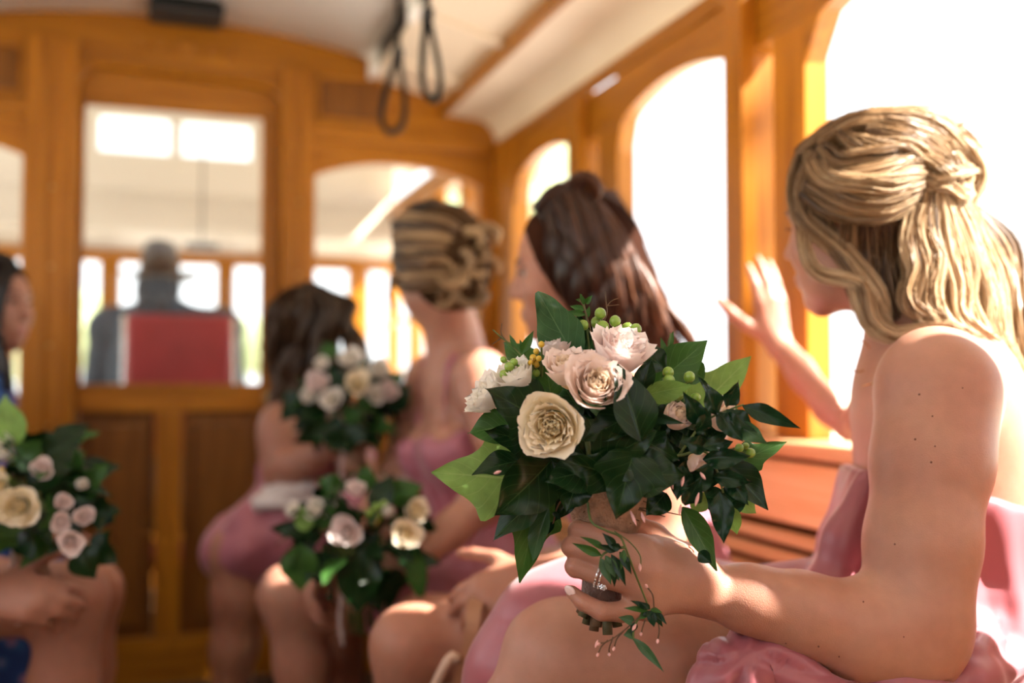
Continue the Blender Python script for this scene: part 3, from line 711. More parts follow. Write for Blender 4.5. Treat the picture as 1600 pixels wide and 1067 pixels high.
def locks(guides, seg=22, n=10, k=.8):
    """solid lock cores under the strands"""
    VV = []; FF = []; TT = []; base = 0
    for g in guides:
        P = spline(g[0], seg); T, Nn, B = frames(P); flat = g[5] if len(g) > 5 else .55
        if len(g) > 6 and g[6] is not None:
            Nn = np.array([nrm(np.cross(np.asarray(g[6], float), t)) for t in T]); B = np.cross(T, Nn)
        s = np.linspace(0, 1, seg); lr = np.interp(s, np.linspace(0, 1, len(g[1])), g[1]) if np.ndim(g[1]) else np.full(seg, g[1])
        lr = lr*k*np.clip((1-s)*6, .05, 1); tw = g[7] if len(g) > 7 else 0.0
        for i in range(seg):
            for j in range(n):
                t = 2*math.pi*j/n; x, y = math.cos(t), flat*math.sin(t); c, s_ = math.cos(tw*s[i]), math.sin(tw*s[i])
                VV.append(P[i]+lr[i]*((x*c-y*s_)*Nn[i]+(x*s_+y*c)*B[i])); TT.append(max(0, g[2]+(g[3]-g[2])*s[i]-.10+.10*math.sin(t*3+len(FF)*.01)))
        for i in range(seg-1):
            for j in range(n): FF.append((base+i*n+j, base+i*n+(j+1) % n, base+(i+1)*n+(j+1) % n, base+(i+1)*n+j))
        base += seg*n
    return np.array(VV), np.array(FF), np.array(TT)
def hair_base(mat):
    n = mat.name+'_underlayer'
    if n in bpy.data.materials: return bpy.data.materials[n]
    m = mat.copy(); m.name = n; p = m.node_tree.nodes['Principled BSDF']; p.inputs['Roughness'].default_value = .9; p.inputs['Specular IOR Level'].default_value = .05; return m
def hair_obj(name, guides, mat, par, count=1.0, rad=.0005, seg=22, seed=1, wav=.001, base=None, core=.8):
    if base is not None:
        V, F = base; o = mesh_obj(name, V, F, hair_base(mat), par, True, col=np.clip(.15+.10*sn(V, 60, seed), 0, 1)); tgt = o
    else: tgt = None
    V2, F2, T2 = locks(guides, seg, k=core); V1, F1, T1 = strands(guides, count, rad, seg, seed, wav)
    V = np.vstack([V2, V1]); F = np.vstack([F2, F1+len(V2)]); T = np.r_[T2, T1]
    l = mesh_obj('hair_locks' if tgt else name, V, F, mat, tgt or par, True, col=T)
    if tgt: l['kind'] = 'stuff'
    return l
SK1 = skinmat('skin_light_warm', (0.44, 0.232, 0.165), (0.405, 0.182, 0.122))
SK2 = skinmat('skin_tan', (0.40, 0.195, 0.132), (0.355, 0.150, 0.097))
M_eye = plain('eye_white', (0.5, 0.46, 0.43), 0.3); M_iris = plain('iris_brown', (0.03, 0.02, 0.015), 0.2); M_lip = plain('lip_rose', (0.50, 0.17, 0.16), 0.35)
M_nail = plain('pale_pink_nail', (0.80, 0.58, 0.54), 0.12, var=.02, coat=.6)
def satin(name, col, rough=.34):
    m = plain(name, col, rough, var=.04, scale=6, sheen=.25, spec=.5, bump=.05, bscale=900, trans=.10); return m
M_pink = satin('dusty_pink_satin', (0.37, 0.105, 0.13)); M_rose = satin('rose_pink_satin', (0.42, 0.135, 0.18), .45)
M_blond = hairmat('blonde_hair', (0.045, 0.023, 0.012), (0.33, 0.19, 0.085), (0.85, 0.66, 0.42))
M_auburn = hairmat('auburn_hair', (0.016, 0.006, 0.004), (0.085, 0.030, 0.015), (0.30, 0.125, 0.058))
M_dblond = hairmat('dark_blonde_hair', (0.028, 0.015, 0.008), (0.20, 0.11, 0.05), (0.62, 0.42, 0.22))
M_brown = hairmat('brown_hair', (0.010, 0.006, 0.004), (0.07, 0.036, 0.018), (0.32, 0.19, 0.10))
M_vdark = hairmat('near_black_hair', (0.006, 0.004, 0.004), (0.02, 0.012, 0.009), (0.07, 0.04, 0.03))
M_gold = plain('gold', (0.75, 0.5, 0.2), 0.2, metal=1); M_silver = plain('silver_ring', (0.8, 0.8, 0.82), 0.12, metal=1)
def gem():
    m, nt, p = newmat('diamond'); p.inputs['Base Color'].default_value = (0.9, 0.93, 0.97, 1); p.inputs['Roughness'].default_value = 0.02; p.inputs['Specular IOR Level'].default_value = 1.0; p.inputs['Metallic'].default_value = .6
    return m
M_gem = gem(); M_mole = plain('mole_brown', (0.16, 0.06, 0.035), 0.5)
# ================================================================== the bridesmaid in the foreground
HC = U(1346, 345, 1.27); HM = headM(IL*math.cos(.78)+AW*math.sin(.78)-UPV*.06, UPV+IL*.10)
J1 = dict(head=HC, neck=U(1440, 570, 1.22), shL=U(1468, 612, 1.055), shR=U(1432, 612, 1.385), elL=U(1420, 1003, .985), wrL=U(1098, 922, .962),
          elR=U(1345, 668, 1.66), wrR=U(1224, 545, 1.80), hipL=U(1470, 1075, 1.17), hipR=U(1455, 1065, 1.33),
          knL=U(880, 1030, 1.085), anL=U(760, 1420, 1.10), knR=U(900, 1090, 1.22), anR=U(960, 1560, 1.22))
w1 = thing('person', (J1['hipL'][0], J1['hipL'][1]+.05, .47), 'woman with wavy blonde half-up hair and strapless dusty pink dress holding the sharp bouquet', 'person')
def w1_field(lo, hi, h):
    F = Field(lo, hi, h); fw, le, up, hm = torso_frame(J1); M = np.stack([fw, le, up], 1)
    head_prims(F, HC, HM, .95)
    # neck and shoulders
    F.chain([HC+HM@A(-.022, 0, -.055), J1['neck']+up*.02, J1['neck']-up*.06], [.050, .051, .07], .03)
    F.ell(U(1474, 690, 1.22), A(.103, .150, .155), M, .04)
    F.ell(U(1475, 860, 1.22), A(.098, .135, .16), M, .05); F.ell(U(1470, 1035, 1.24), A(.12, .17, .13), M, .06)
    F.cone(J1['shL']+up*.004, J1['neck']-up*.03, .040, .045, .06); F.cone(J1['shR']+up*.004, J1['neck']-up*.03, .040, .045, .06)
    F.ell(U(1530, 640, 1.16), A(.035, .06, .075), M, .04)                      # shoulder blade
    # left arm
    s, e, w = J1['shL'], J1['elL'], J1['wrL']
    F.ell(s+fw*.004, A(.056, .052, .066), M, .035)
    F.chain([s, U(1455, 720, 1.03), U(1440, 850, 1.005), U(1430, 960, .99), e], [.056, .0545, .0505, .0465, .041], .03)
    F.cone(U(1452, 1000, .99), U(1440, 1025, .99), .030, .026, .03)                # point of the elbow
    F.chain([e, U(1340, 985, .985), U(1250, 957, .978), U(1170, 935, .968), w], [.041, .0435, .036, .0285, .0225], .025)
    F.cone(w, U(1060, 905, .955), .0215, .0235, .015)
    F.cone(U(1100, 912, .955), U(1092, 912, .955), .012, .012, .02)                # wrist bone
    # left hand around the handle: back of the hand to the camera
    kn = [U(1002, 862, .925), U(1004, 890, .919), U(1006, 918, .921), U(1012, 944, .928)]
    for i, k_ in enumerate(kn): F.cone(U(1085, 893+i*9, .952), k_, .0165, .0128, .016)
    F.cone(U(1075, 880, .955), U(1020, 858, .945), .0165, .0135, .016)             # ball of the thumb side
    for i, k_ in enumerate(kn): F.ell(k_+A(0, 0, .001), A(.0115, .0115, .0115), None, .012)
    fingers = [
        ([kn[0], U(950, 842, .913), U(903, 829, .922), U(905, 833, .953), U(925, 838, .966)], [.0115, .0102, .0093, .0085, .0072]),
        ([kn[1], U(950, 870, .908), U(893, 854, .918), U(895, 858, .951), U(920, 864, .965)], [.0115, .0102, .0094, .0085, .0072]),
        ([kn[2], U(950, 903, .908), U(898, 885, .916), U(899, 889, .948), U(922, 896, .962)], [.0112, .0099, .0091, .0083, .0070]),
        ([kn[3], U(972, 956, .914), U(940, 955, .906), U(911, 941, .910), U(893, 924, .916)], [.0105, .0094, .0086, .0078, .0060])]
    for P, R in fingers:
        F.cone(P[0], P[1], R[0], R[1], .010)
        for i in range(1, len(P)-1): F.cone(P[i], P[i+1], R[i], R[i+1], .0022)
    F.chain([U(1060, 872, .958), U(1022, 838, .972), U(985, 818, .980), U(955, 812, .981)], [.0150, .0125, .0108, .0085], .006)     # thumb, behind the handle
    # tendons and veins on the back of the hand
    for i, k_ in enumerate(kn[:3]): F.cone(U(1070, 893+i*8, .939), k_-AW*.008, .004, .0042, .010)
    # right arm reaching to the window post
    s, e, w = J1['shR'], J1['elR'], J1['wrR']
    F.chain([s, s+(e-s)*.3, s+(e-s)*.65, e], [.052, .049, .043, .037], .03); F.chain([e, e+(w-e)*.28, e+(w-e)*.65, w], [.037, .040, .032, .025], .02)
    hand_prims(F, w, UPV*1.0+IL*.16+AW*.05, IL*-.25-AW*.95+UPV*.0, IL, .10, 1.05, .05, .45)
    # legs, the near one crossed over
    F.chain([J1['hipL']+AW*.06+UPV*.02, U(1250, 1060, 1.14), U(1020, 1030, 1.10), J1['knL']], [.095, .092, .078, .064], .03)
    F.chain([J1['knL'], U(820, 1130, 1.08), U(790, 1280, 1.09), J1['anL']], [.060, .052, .042, .030], .04)
    F.chain([J1['hipR'], U(1150, 1110, 1.28), J1['knR']], [.09, .08, .058], .03); F.chain([J1['knR'], J1['anR']], [.055, .032], .03)
    F.clear_bench()
    return F
def w1_mesh():
    pts = [J1[k] for k in J1]+[U(1600, 900, 1.3), HC+UPV*.14, U(700, 1080, 1.1), U(1200, 400, 1.9)]
    lo, hi = bounds(pts, .14); lo[2] = .10
    return w1_field(lo, hi, .0048).mesh(1)
V, F_ = w1_mesh()
# fine version of the left hand, cut on the same wrist plane and joined to the same mesh
wp = U(1235, 953, .977); wn_ = nrm(U(1100, 915, .96)-U(1290, 968, .98))
lo, hi = bounds([U(875, 800, .90), U(1160, 985, 1.0), U(875, 985, .90), U(1160, 785, .99), U(875, 785, .99), U(1255, 1000, .95), U(1255, 1000, 1.01)], .03)
Vf, Ff = w1_field(lo, hi, .0017).mesh(2)
inb = (V > lo+.006).all(1) & (V < hi-.006).all(1)
def keep(V, F, m):
    k = m[F].all(1); F = F[k]; u = np.unique(F); mp = np.full(len(V), -1); mp[u] = np.arange(len(u)); return V[u], mp[F]
dW = (V-wp)@wn_; near_hand = inb & (dW > .012) & (((V-U(1030, 890, .95))**2).sum(1) < .20**2) & ((V-CAMP)@cF < 1.006)
Vc, Fc = keep(V, F_, ~near_hand)
dWf = (Vf-wp)@wn_; Vh, Fh = keep(Vf, Ff, (dWf > -.008) & ((Vf-CAMP)@cF < 1.002) & (Vf > lo+.006).all(1) & (Vf < hi-.006).all(1))
def trim(V, F, co, inner):
    """clean cut of the forearm on the wrist-side plane"""
    bm = bmesh.new(); vs_ = [bm.verts.new(v) for v in V]
    for f in F: bm.faces.new([vs_[i] for i in f])
    fs = [f for f in bm.faces if (f.calc_center_median()-Vector(wp)).length < .075]
    g = list({e for f in fs for e in f.edges})+list({v for f in fs for v in f.verts})+fs
    bmesh.ops.bisect_plane(bm, geom=g, plane_co=Vector(co), plane_no=Vector(wn_), clear_inner=inner, clear_outer=not inner)
    me = bpy.data.meshes.new('tmp'); bm.to_mesh(me); bm.free(); return me
m1, m2 = trim(Vc, Fc, wp, False), trim(Vh, Fh, wp+wn_*.003, True)
bm = bmesh.new(); bm.from_mesh(m1); bm.from_mesh(m2); bpy.data.meshes.remove(m1); bpy.data.meshes.remove(m2)
be = [e for e in bm.edges if e.is_boundary and (e.verts[0].co-Vector(wp)).length < .075 and -.0015 < (e.verts[0].co-Vector(wp)).dot(Vector(wn_)) < .0045 and -.0015 < (e.verts[1].co-Vector(wp)).dot(Vector(wn_)) < .0045]
try: bmesh.ops.bridge_loops(bm, edges=be)
except Exception as ex: print('BRIDGE', ex, len(be))
bm.normal_update(); bm.verts.index_update()
body1 = mesh_obj('body', [v.co for v in bm.verts], [[v.index for v in f.verts] for f in bm.faces], SK1, w1); bm.free()
face_parts(HC, HM, w1, .95)
# nails, rings, moles
def disc_nail(p, dr, nrml, s, par):
    M = np.stack([nrm(dr), nrm(np.cross(nrml, dr)), nrm(nrml)], 1); return MB().ell(p, A(.0062, .0046, .0016)*s, M, 14).build('fingernail', M_nail, par, True)
disc_nail(U(894, 923, .911)-cR*.002, nrm(U(893, 924, .916)-U(911, 941, .910)), -cR*.75+UPV*.25-AW*.55, 1.0, w1)
def ring(name, c, ax, r, th, par, mat=M_silver, sc=(1, 1)):
    ax = nrm(ax); a = nrm(np.cross(ax, A(.2, .3, 1))); b = np.cross(ax, a); t = np.linspace(0, 2*math.pi, 29)
    return MB().tube([c+r*(a*math.cos(q)*sc[0]+b*math.sin(q)*sc[1]) for q in t], th, 6, False).build(name, mat, par, True), (a, b)
for off, n_ in ((-.0016, 0), (.0022, 1)):
    ax = nrm(U(898, 885, .916)-U(950, 903, .908)); c = U(938, 899, .909)+ax*off
    rg, (a, b) = ring('ring', c, ax, .0106, .0010, w1)
    for k in range(22):
        q = 2*math.pi*k/22; p = c+.0114*(a*math.cos(q)+b*math.sin(q)); MB().ell(p, A(.0010, .0010, .0010), None, 6).build('diamond', M_gem, rg)
    if n_ == 0:
        p = c+nrm(-AW*.8-UPV*.62-ax*0)*.0132
        for k in range(7):
            q = 2*math.pi*k/6; m = p if k == 6 else p+.0024*(ax*math.cos(q)+np.cross(ax, nrm(-AW-UPV*.6))*math.sin(q))
            MB().ell(m, A(.0019, .0019, .0019) if k == 6 else A(.0013, .0013, .0013), None, 8).build('diamond', M_gem, rg)
rg, _ = ring('ring', U(905, 839, .930), nrm(U(950, 842, .913)-U(903, 829, .922)), .0100, .0010, w1); MB().ell(U(898, 842, .922), A(.002, .002, .002), None, 8).build('diamond', M_gem, rg)
def surf_at(px, py, V, dmax=9):
    D = (V-CAMP)@cF; x = 800+FPX*((V-CAMP)@cR)/D; y = 533.5-FPX*((V-CAMP)@cU)/D
    m = (np.hypot(x-px, y-py) < 9) & (D < dmax)
    if not m.any(): return None
    d = D[m].min(); return U(px, py, d+.0008)
for px, py in ((1436, 616), (1457, 650), (1430, 686), (1461, 697), (1455, 722), (1398, 850), (1504, 606), (1228, 1005), (1311, 1026), (1279, 1010), (1349, 940), (1412, 995)):
    p = surf_at(px, py, Vc, 1.15)
    if p is not None: MB().ell(p, A(.0013, .0013, .0013)*random.uniform(.7, 1.1), None, 6).build('mole', M_mole, body1)
# hoop earring and necklace
ep = U(1352, 505, 1.205)
ring('hoop_earring', U(1341, 556, 1.195), nrm(AW*.9+IL*.35), .019, .0009, w1, M_gold)
Dn = Vc[((Vc-CAMP)@cF < 1.4)]
nk = [U(1404, 552, 1.135), U(1392, 572, 1.13), U(1378, 590, 1.135), U(1358, 600, 1.15), U(1347, 603, 1.18)]
MB().tube(spline(nk, 20), .0008, 5).build('necklace', M_gold, w1, True)
# ---- dress
fw, le, up, hm = torso_frame(J1); M1 = np.stack([fw, le, up], 1)
lo, hi = bounds([U(1200, 720, 1.05), U(1760, 1200, 1.45), U(760, 1100, 1.08), U(1600, 700, 1.1), U(900, 1250, 1.3)], .10)
D = Field(lo, hi, .0045)
D.ell(U(1477, 755, 1.225), A(.118, .162, .165), M1, .03); D.ell(U(1470, 900, 1.225), A(.132, .165, .17), M1, .05); D.ell(U(1468, 1060, 1.24), A(.16, .20, .14), M1, .06)
for q in (-1, 1): D.ell(U(1392, 790, 1.225)+le*q*.07, A(.055, .062, .062), M1, .03)
# loose front panel falling from the bust to the lap
for q, dd in ((-.10, 1.12), (-.035, 1.16), (.03, 1.21), (.10, 1.27)):
    D.chain([U(1345+18*abs(q)*10, 742, dd), U(1318, 840, dd-.005), U(1290, 930, dd-.01), U(1275, 1010, dd-.01)], [.016, .020, .026, .034], .022)
# lap and skirt: sits behind and above the bare near thigh, closes over it towards the hip
D.chain([U(1440, 1040, 1.20), U(1250, 1030, 1.185), U(1080, 1002, 1.165), U(930, 985, 1.145), U(868, 995, 1.13)], [.13, .102, .088, .079, .068], .03)
D.chain([U(868, 995, 1.13), U(815, 1060, 1.115), U(790, 1150, 1.11)], [.068, .058, .055], .03)
D.chain([U(1460, 1090, 1.12), U(1330, 1090, 1.09), U(1215, 1080, 1.075)], [.125, .104, .090], .03)
D.chain([U(1500, 1080, 1.25), U(1300, 1110, 1.30), U(1000, 1110, 1.28)], [.16, .11, .08], .05)
# gathered folds at the end of the slit
for a, b, c_, r in (((1128, 1012, 1.00), (1098, 1040, .99), (1085, 1110, .98), .013), ((1150, 1008, .995), (1132, 1040, .98), (1120, 1110, .975), .014), ((1165, 1000, .995), (1170, 1050, .975), (1165, 1120, .97), .014),
                    ((1150, 1003, 1.0), (1230, 1040, .975), (1330, 1075, .96), .012), ((1180, 1010, .995), (1260, 1062, .968), (1340, 1100, .95), .013), ((1300, 1048, 1.0), (1400, 1062, .97), (1480, 1085, .96), .014),
                    ((1420, 1062, .985), (1500, 1040, 1.01), (1560, 1000, 1.04), .014), ((1440, 1075, .98), (1530, 1062, 1.0), (1590, 1045, 1.03), .014)):
    D.chain(spline([U(a[0], a[1], a[2]-.012), U(b[0], b[1], b[2]-.012), U(c_[0], c_[1], c_[2]-.012)], 6), [r*.8, r, r*1.1, r*1.1, r*1.1, r], .009)
# folds at the back
for a, b, c_, r in (((1528, 790, 1.105), (1522, 900, 1.10), (1500, 1020, 1.07), .014), ((1548, 790, 1.115), (1560, 900, 1.10), (1585, 1040, 1.09), .013), ((1580, 790, 1.13), (1610, 900, 1.12), (1650, 1040, 1.11), .016),
                    ((1540, 900, 1.09), (1545, 990, 1.07), (1530, 1080, 1.05), .012)):
    D.chain(spline([U(a[0], a[1], a[2]-.012), U(b[0], b[1], b[2]-.018), U(c_[0], c_[1], c_[2]-.018)], 6), [r*.7, r, r*1.15, r*1.25, r*1.3, r*1.4], .010)
nf = U(1340, 728, 1.2); nb_ = U(1560, 780, 1.15); tn = np.cross(nrm(nb_-nf), AW); tn = tn if tn[2] > 0 else -tn
D.cut(nf+tn*0, nrm(tn), .008); D.clear_bench()
Vd, Fd = D.mesh(1); Nd = vnormals(Vd, Fd)
sx = 800+FPX*((Vd-CAMP)@cR)/((Vd-CAMP)@cF); sy = 533.5-FPX*((Vd-CAMP)@cU)/((Vd-CAMP)@cF)
zf = np.clip((nf[2]-Vd[:, 2])/.15, 0, 1)
ang = np.arctan2((Vd-U(1470, 850, 1.225))@le, (Vd-U(1470, 850, 1.225))@fw)
Vd = Vd+Nd*((.0045*np.sin(ang*13+1.5*np.sin(Vd[:, 2]*9))+.003*np.sin(ang*23+2))*zf+.0016*sn(Vd, 55, 3))[:, None]
K_ = U(1152, 1006, .99); rel = Vd-K_; ra, rb = rel@cR, rel@UPV; dist = np.hypot(ra, rb); an_ = np.arctan2(rb, ra)
fr_ = np.clip(dist/.03, 0, 1)*np.exp(-dist/.16)*np.clip((1.11-(Vd-CAMP)@cF)/.03, 0, 1)
pl = np.abs(np.sin(an_*3.6+.5*np.sin(dist*30)+.4))**.8; Vd = clamp_bench(Vd+Nd*(fr_*(.011*pl-.007))[:, None])
dr1 = mesh_obj('dress', Vd, Fd, M_pink, w1)
bk = [U(1523, 782, 1.098), U(1535, 840, 1.085), U(1549, 930, 1.075), U(1566, 1030, 1.06)]
MB().tube(spline(bk, 16), .0012, 5).build('seam', M_rose, dr1, True)
# ---- hair
hc = U(1370, 318, 1.27)
def HU(px, py, off=0.0, rx=150, ry=140):
    q = ((px-1370)/rx)**2+((py-318)/ry)**2
    return U(px, py, 1.268-(.104+off)*math.sqrt(max(0.02, 1-q)))
lo, hi = bounds([HC], .30); B_ = Field(lo, hi, .006)
B_.ell(HC+HM@A(-.020, 0, .030), A(.094, .077, .087), HM, .02); B_.ell(U(1435, 300, 1.275), A(.062, .062, .062), HM, .03)
B_.ell(U(1420, 420, 1.285), A(.075, .065, .09), HM, .04); B_.chain([U(1440, 400, 1.27), U(1500, 500, 1.27), U(1545, 580, 1.27)], [.06, .05, .02], .04)
B_.ell(HC+HM@A(.085, 0, -.045), A(.065, .060, .085), HM, .02, sub=True)
OUT = -AW
gd = []
def G_(pts, r, t0, t1, n, flat=.5, tw=0.0, off=.0, out=OUT):
    jr = random.Random(len(gd)*7+1)
    pts = [pts[0]]+[tuple([p[0]+jr.uniform(-5, 5), p[1]+jr.uniform(-5, 5)]+([p[2]+jr.uniform(-.006, .004)] if len(p) > 2 else [])) for p in pts[1:]]
    P = [HU(p[0], p[1], off) if len(p) == 2 else U(*p) for p in pts]; gd.append((P, r, t0, t1, n, flat, out, tw))
G_([(1250, 246), (1292, 214), (1368, 190), (1435, 187), (1489, 212), (1508, 250)], [.012, .017, .018, .017, .014, .010], .25, .75, 150, .45, .2, .004)
G_([(1356, 194), (1414, 200), (1468, 222), (1500, 256)], [.010, .016, .015, .010], .25, .7, 110, .45, 0, .010)
G_([(1352, 205), (1403, 222), (1446, 239), (1482, 258)], [.009, .014, .013, .009], .3, .65, 110, .45, .3, .012)
G_([(1312, 206), (1328, 226), (1371, 229), (1425, 238), (1460, 256)], [.008, .013, .014, .013, .009], .35, .72, 120, .5, .6, .012)
G_([(1285, 228), (1314, 250), (1371, 243), (1414, 238), (1450, 256)], [.008, .013, .015, .013, .009], .30, .68, 120, .5, .5, .010)
G_([(1290, 250), (1316, 271), (1371, 262), (1425, 248), (1456, 262)], [.008, .013, .014, .012, .008], .35, .55, 120, .5, .4, .008)
G_([(1264, 238), (1288, 270), (1328, 285), (1392, 281), (1425, 274), (1456, 272)], [.009, .013, .013, .012, .010, .008], .45, .85, 150, .5, .5, .012)
G_([(1258, 262), (1303, 294), (1360, 300), (1405, 291), (1446, 278)], [.010, .015, .015, .013, .009], .32, .55, 130, .45, .5, .007)
G_([(1266, 285), (1325, 313), (1382, 319), (1425, 300), (1450, 280)], [.010, .014, .014, .012, .008], .30, .62, 120, .45, .6, .004)
G_([(1256, 300), (1300, 328), (1372, 332), (1418, 316), (1448, 292)], [.010, .013, .012, .010, .008], .22, .60, 100, .45, .5, .0)
G_([(1258, 240, 1.25), (1308, 199, 1.25), (1378, 181, 1.255), (1448, 184, 1.26), (1498, 216, 1.265), (1518, 262, 1.26)], [.010, .015, .016, .016, .014, .010], .3, .7, 110, .7, .5)
G_([(1275, 226, 1.22), (1330, 194, 1.215), (1400, 186, 1.22), (1462, 198, 1.225), (1506, 240, 1.23)], [.010, .015, .016, .015, .012], .3, .75, 110, .6, .5)
G_([(1480, 205, 1.24), (1514, 240, 1.24), (1524, 280, 1.24), (1512, 316, 1.235)], [.010, .015, .015, .010], .55, .85, 110, .7, .6)
G_([(1262, 238, 1.232), (1243, 280, 1.232), (1241, 322, 1.232), (1250, 356, 1.225)], [.009, .010, .010, .007], .3, .55, 90, .5, .5)
G_([(1275, 240, 1.205), (1256, 285, 1.21), (1254, 330, 1.212), (1270, 372, 1.205)], [.010, .012, .012, .008], .2, .45, 90, .5, .5)
# the twist
G_([(1440, 246, 1.185), (1475, 262, 1.178), (1486, 280, 1.185), (1462, 288, 1.178), (1436, 282, 1.180)], [.008, .011, .012, .010, .006], .5, .35, 110, .7, 1.5)
G_([(1438, 276, 1.180), (1468, 280, 1.172), (1500, 272, 1.185), (1520, 262, 1.215)], [.008, .012, .012, .008], .45, .9, 120, .7, 2.0)
G_([(1442, 298, 1.180), (1478, 292, 1.172), (1506, 300, 1.188), (1521, 292, 1.22)], [.009, .013, .013, .008], .6, .95, 130, .7, 2.0)
G_([(1486, 240, 1.20), (1504, 262, 1.195), (1508, 285, 1.20), (1494, 304, 1.195)], [.009, .012, .012, .007], .6, .9, 110, .7, 1.5)
# face-framing locks on the cheek
G_([(1256, 240), (1243, 285), (1246, 330), (1272, 358, 1.205), (1312, 396, 1.195), (1345, 430, 1.185), (1372, 468, 1.175), (1386, 505, 1.17)], [.010, .010, .010, .012, .013, .013, .013, .008], .25, .75, 170, .45, 1.2)
G_([(1250, 300), (1252, 345, 1.215), (1262, 395, 1.205), (1285, 428, 1.195), (1335, 442, 1.185), (1368, 470, 1.175), (1392, 508, 1.165)], [.007, .008, .009, .011, .012, .012, .008], .45, .85, 150, .45, 1.4)
G_([(1272, 290), (1290, 350, 1.195), (1330, 410, 1.185), (1356, 455, 1.175), (1366, 500, 1.165), (1400, 521, 1.155), (1457, 514, 1.135), (1508, 520, 1.13), (1556, 548, 1.13)], [.009, .011, .012, .011, .012, .011, .010, .009, .006], .25, .85, 170, .45, 2.0)
G_([(1330, 440, 1.185), (1342, 480, 1.175), (1362, 515, 1.165), (1404, 526, 1.155), (1460, 517, 1.14)], [.006, .009, .009, .008, .004], .7, .9, 70, .45, 1.0)
# dark under-layer behind the ear
for x0, x1_, tt in ((1330, 1340, .28), (1350, 1368, .12), (1372, 1392, .06), (1392, 1408, .08), (1410, 1424, .14), (1380, 1440, .06), (1425, 1450, .16)):
    G_([(x0, 318), (x0+(x1_-x0)*.4, 385, 1.195), (x0+(x1_-x0)*.8, 440, 1.19), (x1_+12, 505, 1.185)], [.011, .014, .014, .009], tt, tt+.10, 80, .4, .4)
# blonde lengths from the twist down the back: a sheet of fine locks between hand-placed master curves
MASTER = [
    [(1440, 286, 1.178), (1418, 336, 1.172), (1412, 385, 1.165), (1426, 420, 1.155), (1414, 455, 1.15), (1424, 486, 1.14), (1462, 504, 1.13)],
    [(1448, 294, 1.178), (1432, 350, 1.17), (1442, 400, 1.16), (1446, 440, 1.15), (1440, 478, 1.14), (1466, 506, 1.125), (1510, 522, 1.12)],
    [(1456, 298, 1.178), (1452, 360, 1.17), (1470, 405, 1.16), (1462, 445, 1.15), (1476, 485, 1.14), (1492, 514, 1.125), (1535, 534, 1.12)],
    [(1466, 300, 1.180), (1474, 365, 1.172), (1484, 415, 1.162), (1502, 455, 1.155), (1498, 495, 1.145), (1528, 528, 1.132), (1566, 552, 1.13)],
    [(1476, 302, 1.186), (1496, 362, 1.18), (1518, 415, 1.175), (1516, 465, 1.165), (1538, 505, 1.155), (1556, 545, 1.145), (1590, 580, 1.15)],
    [(1488, 304, 1.20), (1516, 364, 1.195), (1536, 420, 1.19), (1554, 465, 1.18), (1556, 515, 1.17), (1584, 560, 1.165), (1600, 600, 1.17)],
    [(1500, 303, 1.22), (1534, 364, 1.215), (1562, 420, 1.21), (1572, 470, 1.20), (1590, 520, 1.19), (1600, 570, 1.185), (1622, 610, 1.19)],
    [(1510, 304, 1.25), (1548, 368, 1.25), (1578, 424, 1.24), (1588, 480, 1.23), (1604, 535, 1.22), (1612, 580, 1.21), (1630, 625, 1.21)]]
MS = [spline([U(*p) for p in m], 12) for m in MASTER]
rl_ = random.Random(77)
for k in range(92):
    u = (k+.5)/92*(len(MS)-1)+rl_.uniform(-.35, .35); u = min(max(u, 0), len(MS)-1.001); i0 = int(u); f0 = u-i0
    P = MS[i0]*(1-f0)+MS[i0+1]*f0; dep = rl_.uniform(-.004, .030)*(1 if k % 4 else -.1); ph = rl_.uniform(0, 6.28); am = rl_.uniform(.002, .007)
    s_ = np.linspace(0, 1, 12)[:, None]; P = P+AW*dep*np.minimum(1, s_*4)+(cR*np.sin(s_*9+ph)+AW*.6*np.cos(s_*8+ph))*am*s_+UPV*rl_.uniform(-.012, .012)*s_
    r0 = rl_.uniform(.0045, .0085); tn0 = rl_.choice([.25, .45, .6, .75, .85]); P = P[:rl_.choice([10, 11, 12, 12])]  # raised lock tones: sunlight on the lengths is put into the hair colour
    gd.append((list(P), [r0*1.0, r0*1.3, r0*1.4, r0*1.2, r0*.8, r0*.35], tn0*.8, min(1, tn0+.25), 46, .5, OUT, rl_.uniform(-2, 2)))
for k in range(16):
    t = k/15; x = 1425+150*t
    G_([(1445+60*t, 312, 1.215+.03*t), (x, 380, 1.215+.03*t), (x+14, 440, 1.21+.02*t), (x+20, 490, 1.20), (x+30+20*t, 530+50*t, 1.185)], [.010, .015, .016, .014, .008], .12+.2*(k % 3)/2, .4+.2*(k % 2), 34, .5, 1.5)
